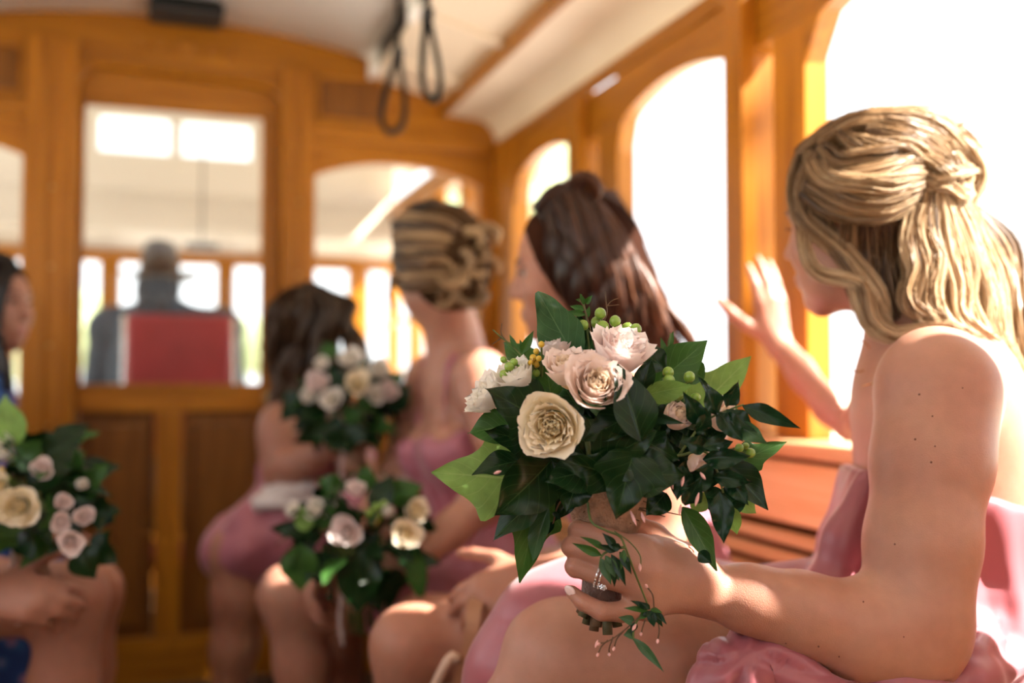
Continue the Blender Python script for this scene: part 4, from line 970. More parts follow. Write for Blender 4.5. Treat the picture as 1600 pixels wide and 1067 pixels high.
# loose fly-away hairs
for k in range(26):
    a = rl_.uniform(0, 1); x, y = 1330+180*a, 196+rl_.uniform(-6, 30)
    gd.append(([HU(x, y, .0), HU(x+20, y-6, .008), HU(x+45, y+4+20*a, .012)], .002, .5, .8, 3, .6, OUT, 0.0))
fine = []
for j_, g in enumerate(gd):
    lr0 = np.max(g[1]) if np.ndim(g[1]) else g[1]
    if lr0 < .0095: fine.append(g); continue
    P = spline(g[0], 14); T, Nn, B = frames(P); Nn = np.array([nrm(np.cross(g[6], t)) for t in T]); B = np.cross(T, Nn); s14 = np.linspace(0, 1, 14)
    lr = np.interp(s14, np.linspace(0, 1, len(g[1])), g[1]); m_ = 6
    for q in range(m_):
        a = 2.4*q+j_; rr_ = math.sqrt((q+.5)/m_)*.72; u, v = rr_*math.cos(a), rr_*math.sin(a)*g[5]; ph = rl_.uniform(0, 6.28); c_, s_ = np.cos(g[7]*s14), np.sin(g[7]*s14)
        wv = .0016*np.sin(s14*7+ph)*s14
        P2 = P+(lr*(u*c_-v*s_)+wv)[:, None]*Nn+(lr*(u*s_+v*c_))[:, None]*B; tj = rl_.uniform(-.14, .14)
        fine.append((list(P2), list(lr*.46), max(0, g[2]+tj), min(1, g[3]+tj), g[4]/m_*1.05, .7, g[6], rl_.uniform(-1.5, 1.5)))
gd = fine
hair_obj('hair', gd, M_blond, w1, count=1.2, rad=.00040, seg=20, seed=5, wav=.0017, base=B_.mesh(1), core=.66)
# ================================================================== bouquets
def petalmat(name, c_in, c_out, trans=.33):
    m, nt, p = newmat(name); p.inputs['Roughness'].default_value = 0.55; p.inputs['Specular IOR Level'].default_value = .25; p.inputs['Sheen Weight'].default_value = .2
    uv = N(nt, 'ShaderNodeUVMap'); sx = N(nt, 'ShaderNodeSeparateXYZ'); nt.links.new(uv.outputs[0], sx.inputs[0])
    r = N(nt, 'ShaderNodeValToRGB'); e = r.color_ramp.elements; e[0].position = .25; e[1].position = .95; e[0].color = c_in+(1,); e[1].color = c_out+(1,)
    no = N(nt, 'ShaderNodeTexNoise'); no.inputs['Scale'].default_value = 4; ma = N(nt, 'ShaderNodeMath', operation='MULTIPLY_ADD'); ma.inputs[1].default_value = .35; 
    nt.links.new(no.outputs['Fac'], ma.inputs[0]); sb = N(nt, 'ShaderNodeMath', operation='SUBTRACT'); sb.inputs[1].default_value = .17
    nt.links.new(sx.outputs[1], ma.inputs[2]); nt.links.new(ma.outputs[0], sb.inputs[0]); nt.links.new(sb.outputs[0], r.inputs['Fac']); nt.links.new(r.outputs['Color'], p.inputs['Base Color'])
    b = N(nt, 'ShaderNodeBump'); b.inputs['Strength'].default_value = .15; b.inputs['Distance'].default_value = .02
    wv = N(nt, 'ShaderNodeTexWave'); wv.inputs['Scale'].default_value = 9; wv.inputs['Distortion'].default_value = 3; nt.links.new(uv.outputs[0], wv.inputs['Vector']); nt.links.new(wv.outputs['Fac'], b.inputs['Height']); nt.links.new(b.outputs['Normal'], p.inputs['Normal'])
    t = N(nt, 'ShaderNodeBsdfTranslucent'); mx = N(nt, 'ShaderNodeMixShader'); mx.inputs[0].default_value = trans; nt.links.new(r.outputs['Color'], t.inputs['Color']); out = nt.nodes['Material Output']
    nt.links.new(p.outputs[0], mx.inputs[1]); nt.links.new(t.outputs[0], mx.inputs[2]); nt.links.new(mx.outputs[0], out.inputs[0])
    return m
PM = {'cream': (petalmat('petal_cream_inner', (0.96, 0.74, 0.34), (0.98, 0.87, 0.60)), petalmat('petal_cream_outer', (0.98, 0.86, 0.58), (0.985, 0.90, 0.74))),
      'peach': (petalmat('petal_peach_inner', (0.95, 0.68, 0.38), (0.97, 0.82, 0.66)), petalmat('petal_peach_outer', (0.96, 0.78, 0.64), (0.97, 0.82, 0.77))),
      'pink': (petalmat('petal_blush_inner', (0.96, 0.76, 0.68), (0.97, 0.84, 0.81)), petalmat('petal_blush_outer', (0.96, 0.79, 0.76), (0.97, 0.87, 0.85))),
      'white': (petalmat('petal_ivory_inner', (0.95, 0.86, 0.68), (0.97, 0.93, 0.85)), petalmat('petal_ivory_outer', (0.96, 0.91, 0.83), (0.97, 0.94, 0.89)))}
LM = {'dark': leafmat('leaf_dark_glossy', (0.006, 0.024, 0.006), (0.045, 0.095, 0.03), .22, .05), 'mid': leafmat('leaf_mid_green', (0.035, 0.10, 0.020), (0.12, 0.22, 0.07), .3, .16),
      'light': leafmat('leaf_light_underside', (0.17, 0.30, 0.075), (0.28, 0.40, 0.14), .5, .22), 'vine': leafmat('leaf_jasmine', (0.006, 0.026, 0.010), (0.03, 0.08, 0.03), .22, .06),
      'sage': leafmat('leaf_sage_gloss', (0.045, 0.105, 0.045), (0.12, 0.2, 0.10), .22, .12)}
M_cut = plain('olive_cut_stem', (0.075, 0.070, 0.028), .65, var=.4, scale=60, bump=.3)
M_stem = plain('green_stem', (0.09, 0.13, 0.03), .6, var=.3, scale=30); M_twig = plain('brown_twig', (0.10, 0.055, 0.025), .7, var=.3, scale=40)
M_berry = plain('green_berry', (0.20, 0.34, 0.045), .28, var=.12, scale=60, sss=.2, coat=.3); M_berryy = plain('yellow_berry', (0.55, 0.36, 0.03), .35, var=.2, scale=80, coat=.2)
M_bud = plain('pink_bud', (0.72, 0.40, 0.38), .5, var=.15, scale=60); M_wrap = plain('brown_velvet_ribbon', (0.16, 0.085, 0.06), .75, var=.25, scale=60, bump=.6, bscale=350, sheen=.4)
M_burlap = plain('tan_burlap', (0.40, 0.24, 0.15), .85, var=.25, scale=90, bump=.8, bscale=420); M_lace = plain('pale_ribbon', (0.62, 0.50, 0.46), .6, bump=.2)
LEAFW = {'ivy': [(0, .10), (.03, .40), (.09, .62), (.17, .74), (.25, .93), (.31, 1.0), (.37, .90), (.46, .66), (.58, .50), (.70, .42), (.82, .27), (.92, .11), (1, 0)],
         'ovate': [(0, .04), (.06, .35), (.16, .72), (.30, .96), (.42, 1), (.58, .86), (.74, .56), (.88, .24), (1, 0)],
         'lance': [(0, .05), (.10, .45), (.25, .88), (.38, 1), (.58, .80), (.78, .42), (.92, .14), (1, 0)]}
def leaf_arrays(L, W, kind='ovate', bend=.2, fold=.2, wave=.05, seed=0, nu=18, nv=5, side=0.0):
    r = random.Random(seed); xs, ws = zip(*LEAFW[kind]); V = []; UVs = []
    ph = r.uniform(0, 6); ph2 = r.uniform(0, 6); asym = r.uniform(-.12, .12)
    for i in range(nu+1):
        t = i/nu; w_ = np.interp(t, xs, ws)*W/2
        for j in range(-nv, nv+1):
            s_ = j/nv; hw = w_*(1+asym*np.sign(s_)*(0.5 if kind == 'ivy' else .3))
            if kind == 'ivy': xo = -.10*L*abs(s_)**2*(1-t)+.08*L*abs(s_)**2*math.exp(-((t-.30)/.12)**2)
            else: xo = 0
            x = L*t+xo-L*abs(bend)*.25*t*t; y = s_*hw+side*L*math.sin(t*1.6)*t
            z = -bend*L*t*t+fold*abs(s_)*hw*(1-.3*t)+wave*W*.5*(math.sin(t*7+ph)*s_+.8*math.sin(t*13+ph2+s_)*s_*s_)
            V.append((x, y, z)); UVs.append((t, .5+.5*s_))
    c = 2*nv+1; F = [(i*c+j, (i+1)*c+j, (i+1)*c+j+1, i*c+j+1) for i in range(nu) for j in range(2*nv)]
    return np.array(V), F, UVs
def orient(b, t, n):
    x = nrm(t-b); n = np.asarray(n, float); z = nrm(n-x*np.dot(n, x)); y = np.cross(z, x); return np.stack([x, y, z], 1)
def add_leaf(par, b, t, W, kind, mat, nrml, bend=.2, fold=.2, wave=.05, seed=0, name='leaf', nu=18, nv=5, side=0.0, stalk=True):
    L = np.linalg.norm(t-b); V, F, uv = leaf_arrays(1.0, W/L, kind, bend, fold, wave, seed, nu, nv, side)
    # scale and turn so that the curved leaf still ends at the tip
    tip = V[nu*(2*nv+1)+nv]; a = math.atan2(tip[2], tip[0]); ca, sa = math.cos(a), math.sin(a); k = L/np.hypot(tip[0], tip[2])
    V = np.stack([V[:, 0]*ca+V[:, 2]*sa, V[:, 1], -V[:, 0]*sa+V[:, 2]*ca], 1)*k
    M = orient(b, t, nrml); Vw = b+V@M.T
    return mesh_obj(name, Vw, F, mat, par, True, uv=uv)
def roll(n, ax, deg):
    ax = nrm(ax); a = math.radians(deg); n = np.asarray(n, float); return n*math.cos(a)+np.cross(ax, n)*math.sin(a)+ax*np.dot(ax, n)*(1-math.cos(a))
def petal_arrays(r0, z0, H, W, th0, th1, seed, curl=.5, nu=8, nv=8, ruf=.03):
    r = random.Random(seed); V = []; UVs = []; ph = r.uniform(0, 6.28); nt_ = r.uniform(.0, .12)
    rr_, zz = r0, z0; prof = []
    for i in range(nv+1):
        v = i/nv; th = th0+(th1-th0)*v+curl*max(0, v-.72)/.28
        prof.append((rr_, zz, th)); rr_ += H/nv*math.sin(th); zz += H/nv*math.cos(th)
    for i in range(nv+1):
        v = i/nv; R_, Z_, th = prof[i]
        wv = W*(.35+.65*math.sin(min(1, v/.62)*math.pi/2))*(1-max(0, (v-.62)/.38)**2.6*.62)
        for j in range(nu+1):
            u = 2*j/nu-1; wr = max(R_*1.05, .42*W); a = u*wv/2/wr
            vv = v-.10*u*u*v-(nt_*math.exp(-(u/.25)**2))*v*v*.6
            q = min(nv-1e-6, max(0, vv*nv)); k = int(q); fq = q-k
            Ru = prof[k][0]+(prof[k+1][0]-prof[k][0])*fq; Zu = prof[k][1]+(prof[k+1][1]-prof[k][1])*fq
            cx = Ru-wr; x = cx+wr*math.cos(a); y = wr*math.sin(a)
            ru = ruf*v*v*(math.sin(u*5+ph)+.6*math.sin(u*11+ph*2)); x += ru*math.cos(th)*.8; z = Zu+ru*.7
            V.append((x, y, z)); UVs.append((.5+.5*u, v))
    c = nu+1; F = [(i*c+j, i*c+j+1, (i+1)*c+j+1, (i+1)*c+j) for i in range(nv) for j in range(nu)]
    return np.array(V), F, UVs
def rotz(V, a): c, s = math.cos(a), math.sin(a); return np.stack([V[:, 0]*c-V[:, 1]*s, V[:, 0]*s+V[:, 1]*c, V[:, 2]], 1)
def rose_petals(n, seed, style='open'):
    out = []; r = random.Random(seed)
    for i in range(n):
        t = i/(n-1)
        if style == 'open':
            r0 = .03+.40*t**.85; H = .42+.40*t; W = .36+.80*t; th0 = -.25+.75*t; th1 = -.35+.95*t**1.2; z0 = .18-.16*t; cu = -.25+1.05*t
        elif style == 'bud':
            r0 = .05+.42*t; H = .95-.1*t; W = .8+.6*t; th0 = .55-.1*t; th1 = -.85+.55*t; z0 = -.1-.04*t; cu = -.2+.5*t
        else:
            r0 = .04+.42*t; H = .62+.22*t; W = .5+.75*t; th0 = .25+.35*t; th1 = -.65+1.05*t; z0 = .02-.10*t; cu = -.3+.9*t
        V, F, uv = petal_arrays(r0, z0, H, W, th0+r.uniform(-.1, .1), th1+r.uniform(-.12, .12), seed*100+i, cu, ruf=.035+.02*t)
        V = rotz(V, i*2.39996+r.uniform(-.25, .25)); out.append((V, F, uv, t))
    return out
ROSE = {}
def rose_mesh(style, col, seed, n=34):
    key = (style, col, seed, n)
    if key not in ROSE:
        ps = []
        for V, F, uv, t in rose_petals(n, seed, style):
            me = bpy.data.meshes.new('petal'); me.from_pydata(V.tolist(), [], F); me.update(); me.polygons.foreach_set('use_smooth', np.ones(len(F), bool))
            l = me.uv_layers.new(name='UVMap'); vi = np.zeros(len(me.loops), np.int32); me.loops.foreach_get('vertex_index', vi); l.data.foreach_set('uv', np.array(uv, np.float32)[vi].ravel())
            me.materials.append(PM[col][0] if t < .5 else PM[col][1]); ps.append(me)
        core = MB().lathe([(.0, -.32), (.12, -.30), (.24, -.18), (.30, .0), (.22, .12), (.10, .2), (0, .24)], (0, 0, 0), n=10)
        cm = bpy.data.meshes.new('rose'); cm.from_pydata([tuple(v) for v in core.v], [], core.f); cm.update(); cm.materials.append(PM[col][0]); ROSE[key] = (ps, cm)
    return ROSE[key]
def axisM(c, ax, R, spin):
    z = nrm(ax); x = nrm(np.cross(A(.31, .87, .2), z)); y = np.cross(z, x); c_, s_ = math.cos(spin), math.sin(spin); x, y = x*c_+y*s_, y*c_-x*s_
    return Matrix(((x[0]*R, y[0]*R, z[0]*R, c[0]), (x[1]*R, y[1]*R, z[1]*R, c[1]), (x[2]*R, y[2]*R, z[2]*R, c[2]), (0, 0, 0, 1)))
def add_rose(par, c, ax, R, col='cream', style='open', seed=1, n=34, spin=0.0):
    ps, cm = rose_mesh(style, col, seed, n); Mx = axisM(c, ax, R, spin); ro = inst('rose', cm, Mx, par)
    for p in ps:
        o = bpy.data.objects.new('petal', p); COL.objects.link(o); o.parent = ro; o.matrix_parent_inverse = Matrix.Identity(4)
    return ro
ROSE1 = {}
def add_rose_joined(par, c, ax, R, col, style, seed, n=22, spin=0):
    key = (style, col, seed, n)
    if key not in ROSE1:
        V = []; F = []; uv = []; mi = []
        for v, f, u, t in rose_petals(n, seed, style):
            b = len(V); V += v.tolist(); F += [tuple(b+i for i in q) for q in f]; uv += list(u); mi += [0 if t < .5 else 1]*len(f)
        me = bpy.data.meshes.new('rose'); me.from_pydata(V, [], F); me.update(); me.polygons.foreach_set('use_smooth', np.ones(len(F), bool)); me.materials.append(PM[col][0]); me.materials.append(PM[col][1])
        me.polygons.foreach_set('material_index', np.array(mi, np.int32)); l = me.uv_layers.new(name='UVMap'); vi = np.zeros(len(me.loops), np.int32); me.loops.foreach_get('vertex_index', vi); l.data.foreach_set('uv', np.array(uv, np.float32)[vi].ravel())
        ROSE1[key] = me
    return inst('rose', ROSE1[key], axisM(c, ax, R, spin), par)
BER = {}
def berry_mesh(mat):
    if mat.name not in BER:
        m = MB().ell((0, 0, 0), (1, 1, 1.06), None, 16); m.lathe([(.0, 1.12), (.10, 1.10), (.16, 1.0), (.2, .9)], (0, 0, 0), n=6)
        me = bpy.data.meshes.new('berry'); me.from_pydata([tuple(v) for v in m.v], [], m.f); me.update(); me.polygons.foreach_set('use_smooth', np.ones(len(m.f), bool)); me.materials.append(mat); BER[mat.name] = me
    return BER[mat.name]
def add_berry(par, c, r, mat, ax): return inst('berry', berry_mesh(mat), axisM(c, ax, r, 0), par)

# ---------------- the sharp bouquet
hb = U(936, 985, .945); ht = U(950, 770, .955); CORE = U(955, 735, .965)
bq = thing('bouquet', hb, 'large sharp bouquet of cream roses and dark ivy held by the blonde woman', 'bouquet', 'bridal bouquets')
hub = U(948, 810, .953)
def q_leaf(b, t, w_, kind, mat, db=.94, dt=.93, rl=0, bend=.15, fold=.2, wave=.08, side=0.0, name='leaf', nu=18, nv=5):
    B_, T_ = U(b[0], b[1], db), U(t[0], t[1], dt); W = w_*(db+dt)/2/FPX; q_leaf.n += 1
    return add_leaf(bq, B_, T_, W, kind, LM[mat], roll(-cF+cU*.25, T_-B_, rl), bend, fold, wave, q_leaf.n, name, nu, nv, side)
q_leaf.n = 0
# outer silhouettes, in reading order
q_leaf((862, 626), (850, 556), 46, 'ovate', 'mid', .93, .935, 10, .1, .3, .08)
q_leaf((850, 650), (832, 590), 56, 'ovate', 'dark', .945, .95, 0, .1, .2, .08)
q_leaf((905, 640), (872, 590), 60, 'ovate', 'dark', .94, .945, 0, .1, .2, .08)
q_leaf((905, 566), (829, 463), 78, 'ovate', 'sage', .945, .935, -28, -.12, .30, .22, -.10)
q_leaf((912, 572), (905, 492), 64, 'ovate', 'dark', .965, .96, 25, .15, .3, .1)
q_leaf((850, 596), (788, 536), 62, 'ovate', 'mid', .975, .99, 15, .1, .2, .1)
q_leaf((842, 655), (757, 607), 108, 'ivy', 'dark', .90, .885, 10, .10, .16, .08)
q_leaf((802, 664), (731, 677), 58, 'ovate', 'mid', .93, .93, 15, .12, .2, .1)
q_leaf((812, 720), (737, 742), 44, 'ovate', 'dark', .915, .90, 20, .25, .3, .1)
q_leaf((838, 690), (756, 672), 70, 'ivy', 'dark', .925, .915, -20, .2, .2, .1)
q_leaf((800, 748), (674, 738), 138, 'ivy', 'light', .955, .955, 8, .06, .06, .06)
q_leaf((862, 718), (772, 806), 96, 'ovate', 'dark', .90, .885, -25, .18, .35, .08)
q_leaf((848, 775), (770, 845), 60, 'ovate', 'dark', .905, .90, 30, .2, .3, .1)
q_leaf((838, 776), (812, 911), 92, 'ivy', 'mid', .925, .93, -18, .10, .18, .08)
q_leaf((858, 790), (832, 880), 40, 'lance', 'sage', .915, .92, 35, .15, .4, .1)
q_leaf((898, 768), (866, 815), 30, 'ovate', 'dark', .92, .92, 10, .2, .3, .1)
q_leaf((1002, 690), (963, 566), 74, 'ovate', 'dark', .862, .872, 18, .12, .42, .05)
q_leaf((1004, 608), (1018, 560), 36, 'ovate', 'dark', .90, .90, -25, .1, .3, .08)
q_leaf((1040, 576), (990, 543), 44, 'ovate', 'dark', .93, .93, 10, .2, .2, .12)
q_leaf((1022, 602), (1106, 531), 66, 'ovate', 'mid', .95, .955, 5, .10, .2, .05)
q_leaf((1090, 640), (1174, 556), 98, 'ivy', 'light', .985, .985, -8, .05, .10, .05)
q_leaf((1004, 618), (1082, 602), 40, 'ovate', 'light', .90, .89, 30, -.10, .25, .06)
q_leaf((990, 643), (1070, 662), 20, 'lance', 'vine', .875, .875, 25, .1, .4, .05)
q_leaf((938, 722), (1028, 672), 92, 'ivy', 'dark', .875, .865, 10, .12, .25, .08)
q_leaf((958, 742), (872, 716), 74, 'ivy', 'dark', .878, .868, -8, .15, .22, .1)
q_leaf((1000, 640), (912, 690), 60, 'ovate', 'dark', .880, .872, 10, .1, .3, .12)
q_leaf((988, 712), (962, 812), 118, 'ivy', 'dark', .868, .862, 0, .08, .16, .06)
q_leaf((980, 742), (1070, 742), 78, 'ovate', 'dark', .875, .865, -8, .15, .25, .08)
q_leaf((930, 735), (852, 752), 70, 'ovate', 'dark', .885, .88, 15, .15, .25, .1)
q_leaf((1010, 690), (1062, 720), 62, 'ivy', 'dark', .885, .88, 0, .2, .2, .1)
q_leaf((1040, 770), (1010, 806), 44, 'ovate', 'dark', .90, .89, 0, .2, .2, .1)
q_leaf((905, 745), (885, 800), 60, 'ovate', 'dark', .90, .89, 10, .2, .2, .1)
q_leaf((1100, 592), (1062, 568), 40, 'ovate', 'mid', .96, .96, 0, .1, .2, .1)
# glossy jasmine leaves on the right
for b, t, w_, rl, be, m in (((1120, 648), (1094, 590), 34, 15, .12, 'vine'), ((1098, 664), (1068, 612), 32, -15, .12, 'vine'), ((1136, 636), (1154, 594), 26, 10, .05, 'vine'),
                            ((1134, 640), (1182, 676), 28, -10, .1, 'vine'), ((1120, 642), (1162, 692), 34, 5, .1, 'vine'), ((1148, 660), (1202, 694), 30, 25, .2, 'sage'),
                            ((1098, 718), (1174, 712), 34, 5, .12, 'vine'), ((1114, 744), (1178, 753), 28, 15, .12, 'vine'), ((1080, 760), (1116, 722), 40, 10, .1, 'vine'), ((1070, 790), (1096, 745), 34, 10, .1, 'vine'),
                            ((1124, 768), (1131, 850), 40, 5, .08, 'vine'), ((1066, 728), (1058, 782), 40, 5, .1, 'vine'), ((1088, 676), (1110, 640), 30, 25, .1, 'vine'), ((1104, 700), (1060, 690), 30, 0, .1, 'vine'),
                            ((1132, 690), (1096, 700), 26, 0, .1, 'vine'), ((1140, 748), (1170, 790), 30, 15, .1, 'vine')):
    q_leaf(b, t, w_, 'lance', m, .885, .875, rl, be, .4, .22)
q_leaf((1160, 634), (1252, 670), 30, 'lance', 'vine', .885, .875, 10, .42, .4, .12, -.0)
q_leaf((1150, 722), (1230, 690), 52, 'ivy', 'mid', .925, .93, -5, .08, .15, .06)
q_leaf((1132, 722), (1200, 797), 56, 'ovate', 'dark', .905, .90, -15, .12, .3, .05)
q_leaf((1146, 770), (1182, 802), 60, 'ivy', 'light', .945, .95, 0, .08, .1, .06)
q_leaf((1140, 790), (1152, 835), 30, 'ovate', 'light', .93, .93, 30, .1, .2, .1)
q_leaf((1066, 792), (1120, 892), 46, 'ovate', 'mid', .915, .91, -20, .06, .35, .06)
q_leaf((1092, 862), (1112, 880), 22, 'ovate', 'vine', .905, .90, 20, .2, .3, .1)
q_leaf((1084, 800), (1100, 768), 30, 'ovate', 'light', .92, .92, 10, .1, .3, .1)
# dark filling leaves around the hub
rf = random.Random(11)
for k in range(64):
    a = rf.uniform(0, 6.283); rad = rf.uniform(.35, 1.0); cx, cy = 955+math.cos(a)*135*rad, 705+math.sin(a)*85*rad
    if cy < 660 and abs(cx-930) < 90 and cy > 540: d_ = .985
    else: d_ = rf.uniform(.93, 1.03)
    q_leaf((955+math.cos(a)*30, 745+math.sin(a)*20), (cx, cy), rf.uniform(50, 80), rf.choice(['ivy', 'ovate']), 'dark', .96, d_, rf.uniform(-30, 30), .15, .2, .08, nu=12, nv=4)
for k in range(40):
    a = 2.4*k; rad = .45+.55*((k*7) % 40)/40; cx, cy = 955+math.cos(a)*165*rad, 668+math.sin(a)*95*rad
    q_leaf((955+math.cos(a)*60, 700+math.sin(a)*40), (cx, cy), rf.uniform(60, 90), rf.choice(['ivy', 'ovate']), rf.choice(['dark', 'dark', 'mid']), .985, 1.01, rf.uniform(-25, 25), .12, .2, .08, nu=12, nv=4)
for k in range(22):
    cx, cy = rf.uniform(1030, 1150), rf.uniform(640, 790); a = rf.uniform(-.6, 1.2)
    q_leaf((cx-25*math.cos(a), cy-25*math.sin(a)), (cx+28*math.cos(a), cy+28*math.sin(a)), rf.uniform(32, 50), rf.choice(['ovate', 'lance']), rf.choice(['dark', 'vine']), .945, .935, rf.uniform(-35, 35), .15, .3, .1, nu=12, nv=4)
# roses
toC = -cF
add_rose(bq, U(866, 662, .882), toC*.93-cR*.20-cU*.06, .0385, 'cream', 'open', 3, 38, .4)
add_rose(bq, U(927, 612, .882), toC*.80+cU*.45+cR*.10, .0365, 'peach', 'open', 5, 38, 2.0)
add_rose(bq, U(962, 572, .915), toC*.45+cU*.85+cR*.25, .040, 'pink', 'open', 7, 36, 1.1)
add_rose(bq, U(888, 592, .905), toC*.45+cU*.85-cR*.15, .031, 'peach', 'open', 9, 30, 0)
add_rose(bq, U(772, 624, .93), toC*.35+cU*.55-cR*.75, .028, 'white', 'cup', 11, 26, 0)
add_rose(bq, U(812, 597, .925), toC*.4+cU*.8-cR*.4, .026, 'white', 'cup', 13, 26, 1)
add_rose(bq, U(868, 552, .955), toC*.3+cU*.9-cR*.1, .025, 'pink', 'cup', 15, 24, 2)
add_rose(bq, U(1054, 655, .900), toC*.75+cU*.45+cR*.35, .021, 'peach', 'bud', 17, 26, 0)
add_rose(bq, U(1120, 656, .915), toC*.6+cU*.5+cR*.6, .023, 'peach', 'cup', 19, 24, 0)
add_rose(bq, U(1085, 718, .905), toC*.6-cU*.4+cR*.6, .019, 'peach', 'cup', 21, 20, 0)
add_rose(bq, U(1042, 560, .965), toC*.3+cU*.8+cR*.4, .0130, 'pink', 'bud', 23, 20, 0)
# berries with their little stalks
def berries(lst, d, mat, root):
    for x, y, r in lst:
        dd = d+random.uniform(-.008, .008); c = U(x, y, dd); add_berry(bq, c, r*dd/FPX, mat, nrm(c-root+UPV*.01))
        MB().tube(spline([root, (c+root)/2+A(0, 0, .004), c], 6), .0009, 5).build('berry_stalk', M_stem, bq, True)
berries([(938, 490, 9), (932, 504, 9), (942, 511, 10), (961, 502, 9), (963, 515, 7), (980, 514, 10), (993, 515, 9.5), (949, 522, 9), (987, 531, 9), (912, 508, 8), (972, 528, 7), (955, 532, 8)], .945, M_berry, U(955, 570, .955))
berries([(788, 585, 7.5), (796, 573, 8), (814, 577, 7), (787, 562, 5.5), (803, 566, 6.5), (838, 583, 6)], .925, M_berry, U(842, 612, .935))
berries([(838, 549, 5), (833, 559, 5.6), (838, 569, 5.8), (846, 538, 5), (842, 560, 4.6), (829, 567, 4.6)], .922, M_berryy, U(848, 605, .935))
berries([(1044, 582, 9), (1045, 595, 10), (1077, 589, 9), (1066, 610, 8), (1087, 622, 8.5), (1060, 618, 8)], .905, M_berry, U(1050, 650, .93))
berries([(1172, 708, 8), (1165, 697, 5.5), (1155, 700, 7)], .895, M_berry, U(1120, 722, .91))
# upright sprigs with small leaves and bare twigs
def sprig(pts, d, leaves, mat='vine', rad=.0011, wm=None, ls=.5):
    P = spline([U(p[0], p[1], d+(p[2] if len(p) > 2 else 0)) for p in pts], 20); st = MB().tube(P, np.linspace(rad, rad*.6, 20), 6).build('sprig', wm or M_stem, bq, True)
    for (bx_, by_, tx, ty, w_) in leaves:
        add_leaf(st, U(bx_, by_, d), U(tx, ty, d+random.uniform(-.01, .01)), w_*d/FPX, 'lance', LM[mat], roll(-cF+cU*.3, A(1, 0, .2), random.uniform(-30, 30)), .18, .4, .06, int(bx_), 'leaflet', 10, 3)
    return st
sprig([(922, 560), (918, 520), (915, 488), (908, 460)], .945, [(915, 492, 884, 487, 11), (916, 484, 890, 478, 10), (913, 476, 906, 458, 8), (916, 475, 926, 461, 9), (917, 498, 921, 478, 9), (917, 503, 899, 503, 9), (915, 500, 907, 515, 10), (918, 512, 906, 502, 8), (913, 470, 899, 468, 7)], 'mid')
sprig([(945, 575), (934, 530), (948, 492), (947, 472), (946, 455)], .94, [], rad=.0008, wm=M_twig); sprig([(947, 480), (956, 470), (966, 466)], .94, [], rad=.0007, wm=M_twig); sprig([(948, 478), (958, 477), (967, 476)], .94, [], rad=.0006, wm=M_twig)
sprig([(930, 545), (920, 505), (912, 480), (905, 468)], .938, [], rad=.0007, wm=M_twig)
sprig([(845, 590), (805, 545), (783, 527), (770, 515)], .935, [(806, 546, 796, 522, 9), (815, 552, 834, 516, 15), (800, 540, 786, 535, 7), (820, 555, 812, 530, 10)], 'mid', .0011); sprig([(790, 532), (783, 520), (784, 505)], .935, [], rad=.0007, wm=M_twig); sprig([(783, 528), (772, 536), (768, 538)], .935, [], rad=.0006, wm=M_twig)
sprig([(1035, 590), (1042, 552), (1048, 520)], .955, [(1040, 556, 1032, 526, 10), (1044, 545, 1052, 517, 10), (1042, 550, 1060, 536, 10), (1038, 560, 1026, 540, 9)], 'mid')
sprig([(1000, 720), (1060, 712), (1100, 705), (1120, 735), (1130, 770)], .885, [], rad=.0016); sprig([(1060, 712), (1100, 660), (1140, 640), (1162, 632)], .888, [], rad=.0014)
sprig([(890, 770), (872, 790), (862, 825), (852, 840)], .915, [(866, 815, 852, 838, 12), (864, 800, 876, 812, 9)], 'vine', .0010, M_twig)
for k in range(14):
    x, y = rf.uniform(880, 1080), rf.uniform(770, 812); sprig([(945, 790), ((945+x)/2, y-6), (x, y+6)], .925, [], rad=.0008, wm=M_twig)
# small pink buds hanging below
BUDS = [((1068, 742), (1066, 755)), ((1046, 742), (1050, 758)), ((1064, 788), (1062, 800)), ((1092, 770), (1088, 785)), ((772, 740), (780, 737)), ((1002, 800), (1006, 812)), ((985, 798), (992, 815)), ((1094, 738), (1100, 746)), ((1040, 736), (1034, 750))]
def bud(a, b, d, r, par=None):
    a_, b_ = U(a[0], a[1], d), U(b[0], b[1], d-.004); P = a_+(b_-a_)*np.linspace(0, 1, 6)[:, None]
    return MB().tube(P, np.array([.35, .7, 1, 1, .7, .15])*r, 6).build('bud', M_bud, par or bq, True)
for a, b in BUDS: bud(a, (b[0]+(b[0]-a[0])*.4, b[1]+(b[1]-a[1])*.4), .872, .0015)
# handle: cut stems, velvet wrap, burlap collar
def along(t): return ht+(hb-ht)*t
hx = nrm(hb-ht); ha = nrm(np.cross(hx, cF)); hbn = np.cross(hx, ha)
for k in range(13):
    a = 2.4*k; r_ = .0175*math.sqrt((k+.5)/13); sp = 1.5
    p0 = along(.30)+r_*(ha*math.cos(a)+hbn*math.sin(a)); p1 = along(.86+.12*rf.random())+sp*r_*(ha*math.cos(a)+hbn*math.sin(a))
    rd_ = ha*math.cos(a)+hbn*math.sin(a); p0 = along(.30)+r_*.6*rd_; p1 = along(.90+.10*rf.random())+1.25*r_*rd_; MB().tube(spline([p0, along(.72)+.72*r_*rd_, p1], 8), .0040+.0014*rf.random(), 8).build('cut_stem', rf.choice([M_cut, M_twig, M_cut]), bq, True)
for k in range(9):
    a = 2.4*k+1; p0 = CORE+A(.03*math.cos(a), .03*math.sin(a), .03); MB().tube(spline([p0, ht+(ha*math.cos(a)+hbn*math.sin(a))*.014, along(.45)+(ha*math.cos(a)+hbn*math.sin(a))*.006], 8), .003, 6).build('cut_stem', M_stem, bq, True)
prof = [(.021, -.045), (.0205, -.02), (.0195, .005), (.0195, .025), (.0195, .034), (.015, .036)]
